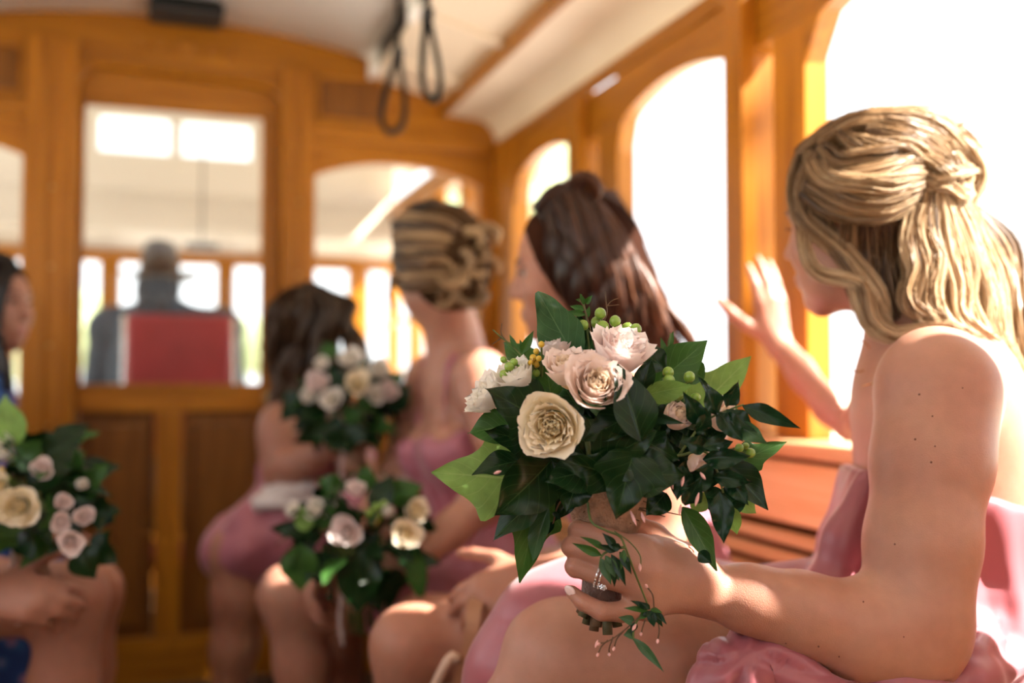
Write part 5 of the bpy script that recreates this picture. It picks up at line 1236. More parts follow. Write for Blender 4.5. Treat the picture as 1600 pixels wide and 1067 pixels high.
wr = MB().lathe(prof, along(.52), hx, 22); wr.build('ribbon_wrap', M_wrap, bq, True)
MB().lathe([(.0, -.032), (.047, -.030), (.040, -.012), (.0325, .008), (.027, .020), (.0245, .021), (.03, .0)], along(.17), hx, 26).build('burlap_collar', M_burlap, bq, True)
# ---------------- jasmine trailing over the fingers
def jvine(pts, rad=.0012): return MB().tube(spline([U(*p) for p in pts], 26), np.linspace(rad, rad*.7, 26), 6).build('trailing_vine', M_stem, bq, True)
v1 = jvine([(918, 785, .905), (924, 815, .885), (945, 828, .880), (968, 838, .880), (977, 855, .880), (990, 890, .885), (1004, 925, .890), (1014, 950, .893)])
v2 = jvine([(977, 855, .880), (960, 857, .879), (945, 864, .878), (938, 872, .878)], .0014)
v3 = jvine([(960, 830, .878), (985, 848, .880), (1000, 868, .884), (1001, 888, .886)], .0007)
def jl(b, t, w_, par, m='vine', be=.2, d=.876): add_leaf(par, U(b[0], b[1], d), U(t[0], t[1], d-.003), 1.3*w_*d/FPX, 'lance', LM[m], roll(-cF+cU*.5, A(1, 0, 0), random.uniform(-35, 35)), be, .35, .05, int(b[0]+t[1]), 'leaflet', 12, 3)
for b, t, w_, m in (((940, 868), (893, 848), 11, 'mid'), ((945, 860), (905, 838), 10, 'mid'), ((962, 858), (940, 832), 12, 'vine'), ((938, 872), (955, 914), 14, 'sage'), ((946, 868), (968, 908), 14, 'sage'), ((955, 866), (978, 916), 13, 'vine'),
                    ((968, 862), (987, 898), 11, 'vine'), ((958, 872), (960, 918), 11, 'vine'), ((970, 856), (950, 852), 10, 'vine'), ((962, 862), (935, 850), 9, 'vine'), ((975, 858), (970, 890), 9, 'mid')): jl(b, t, w_, v2, m, .22)
for b, t, w_, m in (((1012, 952), (984, 938), 8, 'vine'), ((1012, 954), (974, 950), 8, 'mid'), ((1016, 952), (1000, 940), 7, 'vine'), ((1016, 956), (1022, 980), 12, 'vine'), ((1020, 954), (1036, 980), 9, 'vine'), ((1022, 955), (1042, 976), 8, 'vine'), ((1016, 952), (1036, 958), 7, 'mid'), ((1010, 955), (1016, 966), 14, 'vine'), ((1010, 958), (998, 968), 9, 'mid'),
                    ((992, 972), (966, 964), 12, 'sage'), ((990, 990), (974, 992), 13, 'sage'), ((994, 972), (986, 990), 9, 'vine')): jl(b, t, w_, v1, m, .2, .886)
v4 = jvine([(1012, 954, .890), (998, 965, .886), (990, 985, .884), (990, 1000, .884)])
add_leaf(v4, U(988, 996, .884), U(1038, 1051, .880), 15*.88/FPX, 'lance', LM['sage'], roll(-cF, A(1, 0, 0), -30), .35, .4, .04, 5, 'leaflet', 16, 3)
for pts in (((1000, 962), (975, 985), (950, 1002), (938, 1005)), ((958, 995), (952, 1012), (952, 1020)), ((950, 1000), (940, 1010), (935, 1020)), ((975, 985), (964, 998), (960, 1010)), ((1028, 970), (1030, 985), (1028, 998)), ((1008, 968), (1004, 980), (1002, 988)), ((1022, 950), (1020, 930), (1012, 918))):
    P = [U(p[0], p[1], .884) for p in pts]; MB().tube(spline(P, 10), .0007, 5).build('sprig', M_twig, bq, True)
    e, f_ = pts[-1], pts[-2]; bud(e, (e[0]+(e[0]-f_[0])*.5, e[1]+(e[1]-f_[1])*.5+1), .884, .0014)
bud((1000, 880), (1000, 893), .886, .0015); bud((934, 1000), (930, 1012), .884, .0013); bud((994, 975), (988, 985), .884, .0016)

# ---------------- softer bouquets further away
LEAFP = {}
def leaf_proto(kind, mat, sd):
    k = (kind, mat, sd)
    if k not in LEAFP:
        V, F, uv = leaf_arrays(1.0, {'ivy': .95, 'ovate': .62, 'lance': .34}[kind], kind, .2, .22, .1, sd, 10, 3)
        me = bpy.data.meshes.new('leaf'); me.from_pydata(V.tolist(), [], F); me.update(); me.polygons.foreach_set('use_smooth', np.ones(len(F), bool)); me.materials.append(LM[mat])
        l = me.uv_layers.new(name='UVMap'); vi = np.zeros(len(me.loops), np.int32); me.loops.foreach_get('vertex_index', vi); l.data.foreach_set('uv', np.array(uv, np.float32)[vi].ravel()); LEAFP[k] = me
    return LEAFP[k]
def soft_bouquet(c, ax, S, label, roses, seed, nleaf=60, handle=.16, leaves=(), berries_=()):
    """c hub centre, ax direction the flowers look, S radius; roses/leaves in pixels with depth"""
    ax = nrm(ax); r = random.Random(seed); b = thing('bouquet', c-ax*handle, label, 'bouquet', 'bridal bouquets')
    x = nrm(np.cross(ax, A(.2, .9, .1))); y = np.cross(ax, x)
    for k in range(nleaf):
        a = 2.4*k; el = -.55+1.45*((k+.5)/nleaf); dr = nrm((x*math.cos(a)+y*math.sin(a))*math.cos(el)+ax*math.sin(el))
        L = S*r.uniform(.38, .55); p = c+dr*(S*r.uniform(.50, .70)); t = nrm(dr*.75+(x*r.uniform(-1, 1)+y*r.uniform(-1, 1))*.7-ax*.15)
        Mo = orient(p, p+t, dr+ax*.2+A(r.uniform(-.4, .4), r.uniform(-.4, .4), r.uniform(-.4, .4))); me = leaf_proto(r.choice(['ivy', 'ovate', 'ovate']), r.choice(['dark', 'dark', 'dark', 'mid']), k % 4)
        inst('leaf', me, Matrix(((Mo[0, 0]*L, Mo[0, 1]*L, Mo[0, 2]*L, p[0]), (Mo[1, 0]*L, Mo[1, 1]*L, Mo[1, 2]*L, p[1]), (Mo[2, 0]*L, Mo[2, 1]*L, Mo[2, 2]*L, p[2]), (0, 0, 0, 1))), b)
    for (bx_, by_, tx, ty, w_, kind, mat, d) in leaves: add_leaf(b, U(bx_, by_, d), U(tx, ty, d), w_*d/FPX, kind, LM[mat], -cF+cU*.3, .15, .2, .08, int(bx_), 'leaf', 12, 4)
    for i, (px, py, d, rpx, col, st) in enumerate(roses):
        p = U(px, py, d); add_rose_joined(b, p, nrm(nrm(p-c)*.7-cF*.6+cU*.15), rpx*d/FPX, col, st, i % 3+31, 22, i)
    for (px, py, d, rpx, m) in berries_: add_berry(b, U(px, py, d), rpx*d/FPX, m, UPV)
    # inner foliage ball keeps the dome closed
    for k in range(12):
        a = r.uniform(0, 6.28); p0 = c+(x*math.cos(a)+y*math.sin(a))*S*.3; MB().tube([p0, c-ax*handle*.45+(x*math.cos(a)+y*math.sin(a))*.012, c-ax*(handle+r.uniform(-.01, .012))+(x*math.cos(a)+y*math.sin(a))*.02], .004, 6).build('cut_stem', M_stem, b, True)
    MB().lathe([(.0, -.05), (.024, -.05), (.022, -.01), (.021, .03), (.0, .032)], c-ax*handle*.62, -ax, 16).build('ribbon_wrap', M_burlap, b, True)
    MB().tube(spline([c-ax*handle*.5+x*.024, c-ax*handle*.75+x*.035-A(0, 0, .02), c-ax*handle*.9+x*.03-A(0, 0, .05)], 8), .004, 6).build('ribbon_tail', M_lace, b, True)
    return b
# ================================================================== the other passengers
def person(label, J, head, res=.008, skin=SK1, dress=None, dmat=None, hands=(), man=False, loc=None, left=False, bench=True, hs=.93, group=None, face=True, brow=None, famp=.004):
    pt = thing('person', loc if loc is not None else ((J['hipL']+J['hipR'])/2*A(1, 1, 0)+A(0, 0, .47)), label, 'person', group)
    lo, hi = bounds(list(J.values())+[head[0]+UPV*.02], .17); lo[2] = max(lo[2], -.02)
    F = Field(lo, hi, res); c, M = head; fw, le, up, hm = torso_frame(J)
    head_prims(F, c, M, hs); F.chain([c+M@A(-.022, 0, -.055), J['neck']+up*.02, J['neck']-up*.06], [.050*(1.15 if man else 1), .052*(1.15 if man else 1), .07], .03)
    torso_prims(F, J, 0, man); limb_prims(F, J, man=man)
    for (wr, d, bk, th, cu) in hands: hand_prims(F, wr, d, bk, th, cu, 1.0, .08, .4)
    if bench: F.clear_bench(left)
    V, Fc = F.mesh(1); mesh_obj('body', V, Fc, skin, pt)
    if face: face_parts(c, M, pt, hs, brow=brow)
    if dress is not None:
        D = Field(lo-.05, hi+.05, res); dress(D, fw, le, up, hm)
        if bench: D.clear_bench(left)
        V, Fd = D.mesh(1); Nn = vnormals(V, Fd); a = np.arctan2((V-hm)@le, (V-hm)@fw)
        V = V+Nn*(famp*np.sin(a*11+2*np.sin(V[:, 2]*8)+V[:, 0]*14)+.003*sn(V, 45, 8)+famp*.8*np.abs(np.sin(V@A(21, 34, 9)+1.5*np.sin(V[:, 2]*25))))[:, None]
        if bench: V = clamp_bench(V, left)
        mesh_obj('dress' if not man else 'shirt', V, Fd, dmat, pt)
    return pt
def slip(J, neck_drop=.13, straps=True, hem=.75, lr=.012, widen=.0, folds=5):
    def f(D, fw, le, up, hm):
        torso_prims(D, J, lr); D.cut(J['neck']-up*neck_drop, nrm(up*1.0+fw*.15), .01)
        for q in 'LR':
            hp, kn = J['hip'+q], J['kn'+q]; e = hp+(kn-hp)*hem
            D.chain([hp, hp+(kn-hp)*.4, e], [.102+widen, .095+widen, .080+widen], .05)
        m0 = (J['hipL']+J['hipR'])/2; m1 = m0+((J['knL']+J['knR'])/2-m0)*hem; D.cone(m0, m1, .09, .06, .06)
        for q in 'LR':
            hp, kn = J['hip'+q], J['kn'+q]; e = hp+(kn-hp)*hem; ax = nrm(kn-hp); s1 = nrm(np.cross(ax, UPV)); u1 = np.cross(s1, ax); rf_ = random.Random(len(q)+int(abs(hp[0])*1000))
            for k in range(folds):
                a0 = rf_.uniform(-1.6, 1.6); a1 = a0+rf_.uniform(-.9, .9); R_ = .092+widen
                D.chain(spline([hp+(e-hp)*.05+R_*(u1*math.cos(a0)+s1*math.sin(a0)), hp+(e-hp)*.55+R_*.98*(u1*math.cos((a0+a1)/2)+s1*math.sin((a0+a1)/2)), e+R_*.86*(u1*math.cos(a1)+s1*math.sin(a1))], 7), [.008, .012, .014, .014, .015, .016, .012], .016)
        if straps:
            for q in (-1, 1):
                a = J['neck']-up*.20+fw*.09+le*q*.075; b = J['neck']-up*.022+le*q*.085; c = J['neck']-up*.17-fw*.088+le*q*.075
                D.chain(spline([a, b+fw*.05, b, b-fw*.05, c], 9), [.006]*9, .004)
    return f
PX = lambda *a: U(*a)
# ---- auburn-haired bridesmaid behind the sharp bouquet
J2 = dict(neck=U(958, 590, 1.66), shL=U(990, 632, 1.52), shR=U(950, 632, 1.82), elL=U(1040, 852, 1.50), wrL=U(845, 900, 1.42), elR=U(950, 860, 1.88), wrR=U(800, 905, 1.66),
          hipL=U(1060, 985, 1.58), hipR=U(1030, 970, 1.78), knL=U(640, 1008, 1.46), anL=U(600, 1390, 1.48), knR=U(660, 985, 1.64), anR=U(690, 1340, 1.66))
h2 = (U(893, 420, 1.62), headM(IL*.985+AW*.05-UPV*.14, UPV))
w2 = person('woman in profile with long auburn half-up hair seated behind the sharp bouquet', J2, h2, .007, SK2, slip(J2, .13, True, .42), M_rose,
            [(J2['wrL'], IL*.9-AW*.1-UPV*.3, UPV*.6-AW*.8, UPV, .5), (J2['wrR'], IL*.8-UPV*.4, UPV, -AW, .5)])
def cap(h, s=1.0, e=.0, face=.085, fz=-.040):
    c, M = h; lo, hi = bounds([c], .22); B_ = Field(lo, hi, .007); B_.ell(c+M@A(-.018, 0, .030), A(.098+e, .082+e, .092+e)*s, M, .02); B_.ell(c+M@A(-.04, 0, -.02), A(.065+e, .078+e, .085), M, .03)
    B_.ell(c+M@A(face, 0, fz), A(.062, .060, .088), M, .02, sub=True); return B_
B_ = cap(h2, 1.0, .0, .080, -.022); B_.chain([U(915, 420, 1.64), U(965, 500, 1.67), U(1000, 580, 1.68)], [.085, .08, .05], .05)
g2 = []
def G2(lst, pts, r, t0, t1, n, flat=.5, tw=.5, out=OUT): lst.append(([U(*p) for p in pts], r, t0, t1, n, flat, out, tw))
r2 = random.Random(3)
for k in range(20):
    t = k/19; x0 = 850+72*t; y0 = 330-35*math.sin(t*2.6); e = random.Random(k).uniform(-10, 10); d0 = 1.56+.02*abs(t-.5)
    G2(g2, [(x0, y0, d0)]+[(x0+(70+92*t)*q+(14*math.sin(q*8+k*1.7)+e)*q**.5, y0+(565-25*(1-t)-y0)*q, d0-.03*math.sin(q*3.1)+.012*math.cos(q*8+k*1.7)) for q in (.18, .34, .5, .64, .78, .9, 1)], [.012, .017, .018, .017, .014, .007], .12+.35*t, .25+.45*t*random.Random(k+5).random()+.15*t, 40, .5, 1.0)  # tone rises to the right: the sunlit side is painted into the hair
for k in range(7):
    G2(g2, [(905+8*k, 300, 1.60+.02*k), (930+8*k, 350, 1.60+.02*k), (965+8*k, 430, 1.61+.02*k), (990+7*k, 500, 1.62+.02*k), (1005+4*k, 560, 1.63)], [.012, .018, .018, .015, .008], .3, .55+.05*k, 35, .5, 1.0)
for k in range(6): G2(g2, [(836+7*k, 330-5*k, 1.575), (858+8*k, 305-2*k, 1.565), (885+4*k, 293, 1.57), (915, 300+3*k, 1.58)], [.009, .012, .012, .008], .25, .45, 30, .5, .8)
for a in range(5): G2(g2, [(885+6*a, 300-2*a, 1.56), (898+5*a, 280-a, 1.555), (918+4*a, 284+2*a, 1.56), (930, 304+3*a, 1.57)], [.007, .010, .010, .006], .3, .6, 30, .7, 2.0)
hair_obj('hair', g2, M_auburn, w2, 0.75, .0009, 18, 9, .002, B_.mesh(1), .85)
# ---- bridesmaid with the blonde updo
J3 = dict(neck=U(712, 548, 2.03), shL=U(752, 588, 1.90), shR=U(672, 590, 2.17), elL=U(795, 748, 1.80), wrL=U(655, 872, 1.70), elR=U(620, 745, 2.2), wrR=U(535, 888, 1.86),
          hipL=U(790, 925, 1.92), hipR=U(760, 905, 2.12), knL=U(452, 930, 1.88), anL=U(490, 1290, 1.92), knR=U(500, 915, 2.08), anR=U(560, 1230, 2.1))
h3 = (U(684, 414, 2.0), headM(IL*math.cos(.85)+AW*math.sin(.85)-UPV*.12, UPV))
w3 = person('woman with a braided blonde updo and bare back in a pink strappy dress', J3, h3, .008, SK1, slip(J3, .15, True, .55), M_rose,
            [(J3['wrL'], IL*.9-UPV*.1, UPV*.6-AW*.8, UPV, .7), (J3['wrR'], IL*.2-AW*.3-UPV*.2, IL, UPV, .7)])
g3 = []
for k in range(14):
    t = k/13; rr = random.Random(k)
    G2(g3, [(612+6*rr.random(), 345+95*t, 1.95+.02*t), (640, 335+110*t+8*rr.random(), 1.915), (690, 345+100*t, 1.90), (735, 365+75*t, 1.93)], [.009, .012, .012, .008], rr.choice([.12, .25, .45, .6]), rr.choice([.3, .5, .7, .85]), 26, .5, 1.2)
for k in range(5): G2(g3, [(628+10*k, 345, 1.95), (655+6*k, 326-2*k, 1.95), (700, 328+3*k, 1.95), (740, 352+6*k, 1.97)], [.010, .014, .014, .009], .12, .3, 26, .5, .8)
for k in range(36):
    rr = random.Random(k+50); cx, cy, d = rr.uniform(680, 760), rr.uniform(365, 465), rr.uniform(1.90, 1.99); a = rr.uniform(0, 6.28); R = rr.uniform(13, 24)
    G2(g3, [(cx+R*math.cos(a+q), cy+R*.8*math.sin(a+q), d-.01*math.sin(q)) for q in (0, .9, 1.8, 2.7, 3.6)], [.007, .010, .010, .009, .005], .25+.6*rr.random(), .6+.4*rr.random(), 24, .6, 1.5)
G2(g3, [(745, 440, 1.95), (752, 470, 1.95), (742, 490, 1.95)], [.006, .008, .003], .6, .9, 20); G2(g3, [(616, 430, 1.95), (610, 460, 1.94), (617, 485, 1.94)], [.005, .005, .002], .5, .7, 16)
B_ = cap(h3); B_.ell(U(722, 415, 1.98), A(.055, .055, .07), None, .03)
hair_obj('hair', g3, M_dblond, w3, 0.75, .0010, 16, 12, .002, B_.mesh(1), .85)
# ---- girl with long curls by the door
J4 = dict(neck=U(478, 628, 2.47), shL=U(528, 660, 2.55), shR=U(440, 662, 2.36), elR=U(436, 738, 2.30), wrR=U(520, 700, 2.22), elL=U(560, 740, 2.6), wrL=U(560, 715, 2.4),
          hipL=U(500, 822, 2.50), hipR=U(478, 828, 2.36), knL=U(380, 858, 2.40), anL=U(372, 1080, 2.38), knR=U(362, 862, 2.28), anR=U(352, 1100, 2.26))
def drape4(D, fw, le, up, hm):
    slip(J4, .12, True, .96, .010, -.012, 9)(D, fw, le, up, hm)
    for q in 'LR'[:0]: D.chain([J4['kn'+q], J4['kn'+q]+(J4['an'+q]-J4['kn'+q])*.2+IL*.01, J4['kn'+q]+(J4['an'+q]-J4['kn'+q])*.5+IL*.02], [.080, .082, .085], .06)
h4 = (U(480, 520, 2.46), headM(cR*.45+AW*.9, UPV))
w4 = person('girl with long dark brown curls and pink skirt seated nearest the door', J4, h4, .008, SK2, drape4, M_rose,
            [(J4['wrR'], cR*.9+UPV*.3, -AW*.6-UPV*.4, UPV, .6), (J4['wrL'], -cR*.3-AW*.6, AW, UPV, .6)], hs=.88, famp=.007)
g4 = []
for k in range(26):
    rr = random.Random(k+100); t = k/25; x0 = 430+110*t; d = 2.36+.06*abs(t-.5); e = rr.uniform(10, 16); L = 250-130*max(0, t-.45); ph = rr.uniform(0, 6.28)
    sp = -28*(.5-t)+60*max(0, t-.5)
    G2(g4, [(478+(x0-478)*.7, 440+10*abs(t-.5)*4, d+.03)]+[(x0+sp*q+e*math.sin(ph+q*9)*.7, 452+L*q, d+.02*math.cos(ph+q*9)) for q in np.linspace(.12, 1, 9)], [.010, .014, .015, .014, .007], .15+.15*rr.random(), .3+.5*rr.random()+.2*t, 30, .6, 1.5)  # tips lighten to the right: sunlight worked into the curl colour
B_ = cap(h4, .95); B_.chain([U(478, 520, 2.45), U(480, 620, 2.46)], [.08, .07], .04)
hair_obj('hair', g4, M_brown, w4, 0.75, .0012, 26, 21, .003, B_.mesh(1), .85)
# ---- woman in blue at the left edge
J5 = dict(neck=U(-40, 585, 2.32), shR=U(-28, 622, 2.16), shL=U(-20, 622, 2.48), elR=U(-40, 760, 2.05), wrR=U(30, 835, 2.05), elL=U(-60, 760, 2.5), wrL=U(50, 835, 2.3),
          hipR=U(-290, 890, 2.22), hipL=U(-270, 880, 2.42), knR=U(20, 900, 2.15), anR=U(20, 1190, 2.15), knL=U(30, 880, 2.4), anL=U(40, 1150, 2.4))
h5 = (U(-14, 473, 2.3), headM(cR*.96-AW*.22-UPV*.02, UPV))
def bluetop(D, fw, le, up, hm):
    torso_prims(D, J5, .012); D.cut(J5['neck']-up*.02, nrm(up*1.0+fw*.35), .01)
    for q in 'LR':
        D.chain([J5['sh'+q], J5['sh'+q]+(J5['el'+q]-J5['sh'+q])*.85], [.062, .056], .03); hp, kn = J5['hip'+q], J5['kn'+q]; D.chain([hp, kn], [.10, .085], .05)
        D.chain([kn, kn+(J5['an'+q]-kn)*.5], [.085, .08], .04)
def floral():
    m, nt, p = newmat('blue_floral_cotton'); p.inputs['Roughness'].default_value = .7; tc = N(nt, 'ShaderNodeTexCoord'); v = N(nt, 'ShaderNodeTexVoronoi'); v.inputs['Scale'].default_value = 26; nt.links.new(tc.outputs['Object'], v.inputs['Vector'])
    r = N(nt, 'ShaderNodeValToRGB'); e = r.color_ramp.elements; e[0].position = .22; e[0].color = (.42, .16, .26, 1); e[1].position = .55; e[1].color = (.012, .05, .22, 1); k = e.new(.38); k.color = (.03, .14, .42, 1)
    nt.links.new(v.outputs['Distance'], r.inputs[0]); nt.links.new(r.outputs[0], p.inputs['Base Color']); return m
w5 = person('smiling dark-haired woman in a blue floral dress at the left edge', J5, h5, .008, SK1, bluetop, floral(), [(J5['wrR'], cR, UPV, -AW, .5), (J5['wrL'], cR, UPV, AW, .5)], left=True)
g5 = []
for k in range(14):
    t = k/13; G2(g5, [(22-60*t, 412-6*math.sin(t*3), 2.24+.02*t), (5-55*t, 450, 2.205+.03*t), (-5-45*t, 520, 2.19+.03*t), (8-40*t+6*math.sin(k), 570, 2.16+.04*t), (22-40*t, 610, 2.12+.05*t)], [.010, .015, .017, .015, .007], .2, .4, 30, .5, .8)
for k in range(5): G2(g5, [(30-4*k, 425-5*k, 2.27), (10-8*k, 404-2*k, 2.25), (-40, 405+3*k, 2.26), (-80, 440, 2.28)], [.008, .012, .013, .009], .2, .4, 30, .5, .8)
hair_obj('hair', g5, M_vdark, w5, 0.75, .0010, 16, 31, .002, cap(h5).mesh(1), .85)
# ---- companion at the left holding a bouquet, mostly outside the picture
J6 = dict(neck=U(-470, 560, 1.80), shR=U(-480, 610, 1.64), shL=U(-455, 605, 1.95), elR=U(-280, 850, 1.58), wrR=U(-30, 925, 1.46), elL=U(-260, 830, 1.95), wrL=U(-40, 900, 1.72),
          hipR=U(-560, 955, 1.68), hipL=U(-530, 940, 1.86), knR=U(112, 935, 1.62), anR=U(105, 1400, 1.62), knL=U(140, 925, 1.80), anL=U(135, 1330, 1.80))
h6 = (U(-455, 425, 1.80), headM(cR*.95+AW*.2, UPV))
w6 = person('bare-kneed companion cut off by the left edge behind the left-hand bouquet', J6, h6, .008, SK2, slip(J6, .13, True, .62), M_rose,
            [(J6['wrR'], cR*.85-UPV*.12, -AW*.75+UPV*.4, UPV, .55), (J6['wrL'], cR*.8-AW*.3, UPV, -AW, .6)], left=True)
g6 = []
for k in range(10):
    t = k/9; G2(g6, [(-430-60*t, 350, 1.74), (-450-50*t, 430, 1.71), (-465-40*t, 520, 1.70), (-470-40*t, 600, 1.68)], [.012, .018, .018, .008], .3, .5, 24, .5, .8)
hair_obj('hair', g6, M_brown, w6, 0.75, .0010, 14, 33, .002, cap(h6).mesh(1), .85)
# ---- driver in the cab
J7 = dict(neck=U(250, 488, 3.86), shL=U(172, 512, 3.90), shR=U(345, 512, 3.90), elL=U(150, 640, 3.9), wrL=U(190, 660, 4.1), elR=U(368, 640, 3.9), wrR=U(330, 660, 4.1),
          hipL=U(215, 790, 3.86), hipR=U(300, 790, 3.86), knL=U(205, 800, 4.3), anL=U(210, 960, 4.3), knR=U(315, 800, 4.3), anR=U(315, 960, 4.3))
h7 = (U(251, 458, 3.88), headM(AW, UPV))
M_shirt = plain('slate_blue_shirt', (0.045, 0.06, 0.085), .8, var=.15); M_trou = plain('dark_trousers', (.02, .02, .025), .8)
def shirt(D, fw, le, up, hm):
    torso_prims(D, J7, .02, True); D.cone(J7['neck']+up*.01, J7['neck']-up*.05, .07, .10, .03); D.cone(J7['neck']-up*.02, J7['shL'], .07, .06, .05); D.cone(J7['neck']-up*.02, J7['shR'], .07, .06, .05)
    for q in 'LR':
        s, e, w_ = J7['sh'+q], J7['el'+q], J7['wr'+q]; D.chain([s, e, w_], [.072, .056, .045], .04); D.chain([J7['hip'+q], J7['kn'+q]], [.10, .08], .04)
w7 = person('tram driver in a slate shirt and wide-brimmed hat seen from behind through the door', J7, h7, .010, SK2, shirt, M_shirt, [(J7['wrL'], AW, UPV, cR, .9), (J7['wrR'], AW, UPV, IL, .9)], man=True, bench=False, loc=U(255, 790, 3.86)*A(1, 1, 0))
hair_obj('hair', [([h7[0]+h7[1]@A(-.085, .05*q, -.01), h7[0]+h7[1]@A(-.10, .05*q, -.05), h7[0]+h7[1]@A(-.085, .045*q, -.085)], .016, .3, .4, 20) for q in (-1, -.5, 0, .5, 1)], M_brown, w7, 1.0, .0012, 10, 3, .001, cap(h7).mesh(1), .8)
M_hat = plain('brown_felt_hat', (.055, .035, .024), .85, var=.2, sheen=.2)
hcz = U(250, 436, 3.88); ht_ = MB()
V = []; Fh_ = []; prof = [(.0, .150), (.035, .152), (.060, .140), (.072, .10), (.080, .05), (.086, .012), (.095, .0), (.125, -.006), (.160, .004), (.162, .009), (.125, .003), (.088, -.006), (.080, -.03)]
n = 28
for r_, z_ in prof:
    for i in range(n):
        t = 2*math.pi*i/n; dip = -.022*math.exp(-(math.sin(t)/.35)**2)*(1 if z_ > .12 and r_ < .05 else 0); V.append(hcz+r_*(cR*math.cos(t)*.92+AW*math.sin(t)*1.12)+UPV*(z_*1.0+dip+(.014*math.cos(t)**2 if r_ > .1 else 0)))
for j in range(len(prof)-1):
    for i in range(n): Fh_.append((j*n+i, j*n+(i+1) % n, (j+1)*n+(i+1) % n, (j+1)*n+i))
hat = mesh_obj('hat', V, Fh_, M_hat); tag(hat, 'dark felt hat with a curled brim worn by the driver', 'hat')
MB().lathe([(.089, -.014), (.090, -.012), (.087, .012), (.086, .010)], hcz+UPV*.018, UPV, 28).build('hat_band', M_black, hat, True)
M_redv = plain('red_vinyl', (.34, .035, .045), .45, var=.1); M_chr = plain('chrome', (.7, .7, .7), .2, metal=1)
c0 = U(281, 560, 3.60); ds = thing('driver_seat', (c0[0], c0[1], 0), 'red padded driver seat behind the door glass', 'seat')
wd = .182; MB().box((c0[0]-wd, c0[1]-.03, .70), (c0[0]+wd, c0[1]+.03, UY(277, 492, c0[1])[2]), .02).build('backrest', M_redv, ds, True)
for s in (-1, 1): MB().tube([(c0[0]+s*(wd+.004), c0[1], 0), (c0[0]+s*(wd+.004), c0[1], UY(277, 494, c0[1])[2])], .011, 8).build('frame', M_chr, ds, True)
MB().box((c0[0]-wd, c0[1]+.03, .28), (c0[0]+wd, c0[1]+.40, .34), .02).build('seat', M_redv, ds, True); MB().box((c0[0]-.05, c0[1]+.13, 0), (c0[0]+.05, c0[1]+.23, .28), .01).build('pedestal', M_blackp, ds)
# ================================================================== bouquets of the others
soft_bouquet(U(558, 838, 1.70), nrm(UPV*.92-AW*.30), .135, 'soft bouquet of cream and blush roses on the lap of the woman with the updo',
    [(495, 797, 1.63, 22, 'white', 'cup'), (520, 800, 1.64, 20, 'white', 'cup'), (543, 832, 1.60, 34, 'pink', 'open'), (631, 835, 1.60, 32, 'cream', 'open'), (648, 800, 1.64, 26, 'cream', 'cup'), (557, 768, 1.68, 20, 'pink', 'cup'), (598, 766, 1.68, 16, 'white', 'cup'), (463, 800, 1.68, 18, 'white', 'cup'), (605, 800, 1.62, 16, 'white', 'bud')],
    41, 70, .17, [(470, 850, 470, 925, 60, 'ovate', 'mid', 1.62), (560, 860, 560, 960, 70, 'ovate', 'dark', 1.60), (500, 830, 420, 825, 55, 'ivy', 'dark', 1.66), (630, 870, 690, 880, 50, 'ivy', 'dark', 1.64), (645, 860, 660, 945, 34, 'lance', 'mid', 1.63), (600, 780, 662, 758, 44, 'ovate', 'mid', 1.68), (535, 765, 495, 748, 36, 'ovate', 'mid', 1.70), (570, 765, 575, 725, 36, 'lance', 'mid', 1.72), (480, 830, 470, 790, 30, 'ovate', 'light', 1.62)],
    [(585, 815, 1.62, 7, M_berryy), (592, 806, 1.62, 7, M_berry), (578, 802, 1.62, 7, M_berry), (588, 793, 1.63, 7, M_berry), (600, 788, 1.63, 6, M_berry)])
soft_bouquet(U(548, 640, 2.16), nrm(UPV*.95-AW*.15+IL*.1), .140, 'soft bouquet of white roses raised in front of the girl with curls',
    [(548, 565, 2.10, 24, 'white', 'cup'), (558, 603, 2.04, 28, 'cream', 'open'), (500, 600, 2.05, 24, 'pink', 'cup'), (522, 625, 2.03, 24, 'white', 'open'), (592, 580, 2.08, 22, 'white', 'cup'), (606, 612, 2.06, 20, 'pink', 'cup'), (505, 570, 2.10, 18, 'white', 'bud'), (486, 620, 2.08, 18, 'white', 'cup'), (585, 618, 2.05, 20, 'white', 'cup')],
    43, 70, .15, [(470, 620, 438, 660, 50, 'ivy', 'dark', 2.1), (610, 640, 640, 600, 44, 'ovate', 'dark', 2.1), (540, 660, 545, 710, 60, 'ovate', 'dark', 2.05), (520, 560, 505, 535, 30, 'ovate', 'mid', 2.12)])
soft_bouquet(U(28, 775, 1.50), nrm(UPV*.93-AW*.25+IL*.1), .140, 'left-hand bouquet of cream and small blush roses cut by the left edge',
    [(30, 790, 1.40, 46, 'cream', 'open'), (4, 705, 1.44, 34, 'white', 'cup'), (66, 735, 1.43, 23, 'pink', 'cup'), (99, 784, 1.42, 17, 'pink', 'cup'), (131, 805, 1.42, 20, 'pink', 'cup'), (95, 815, 1.40, 20, 'pink', 'cup'), (110, 844, 1.39, 27, 'pink', 'open'), (126, 757, 1.45, 15, 'white', 'bud'), (0, 760, 1.40, 30, 'cream', 'open')],
    47, 72, .17, [(20, 700, 8, 615, 60, 'ovate', 'light', 1.44), (30, 720, 75, 688, 60, 'ivy', 'mid', 1.48), (120, 770, 170, 725, 70, 'ivy', 'mid', 1.50), (110, 750, 118, 695, 44, 'ovate', 'mid', 1.50), (140, 850, 185, 880, 70, 'ivy', 'dark', 1.48), (120, 860, 150, 905, 50, 'ovate', 'dark', 1.46), (150, 800, 188, 800, 60, 'ivy', 'dark', 1.50)],
    [(2, 735, 1.40, 6, M_berryy), (10, 748, 1.40, 6, M_berry), (4, 755, 1.40, 5, M_berryy)])
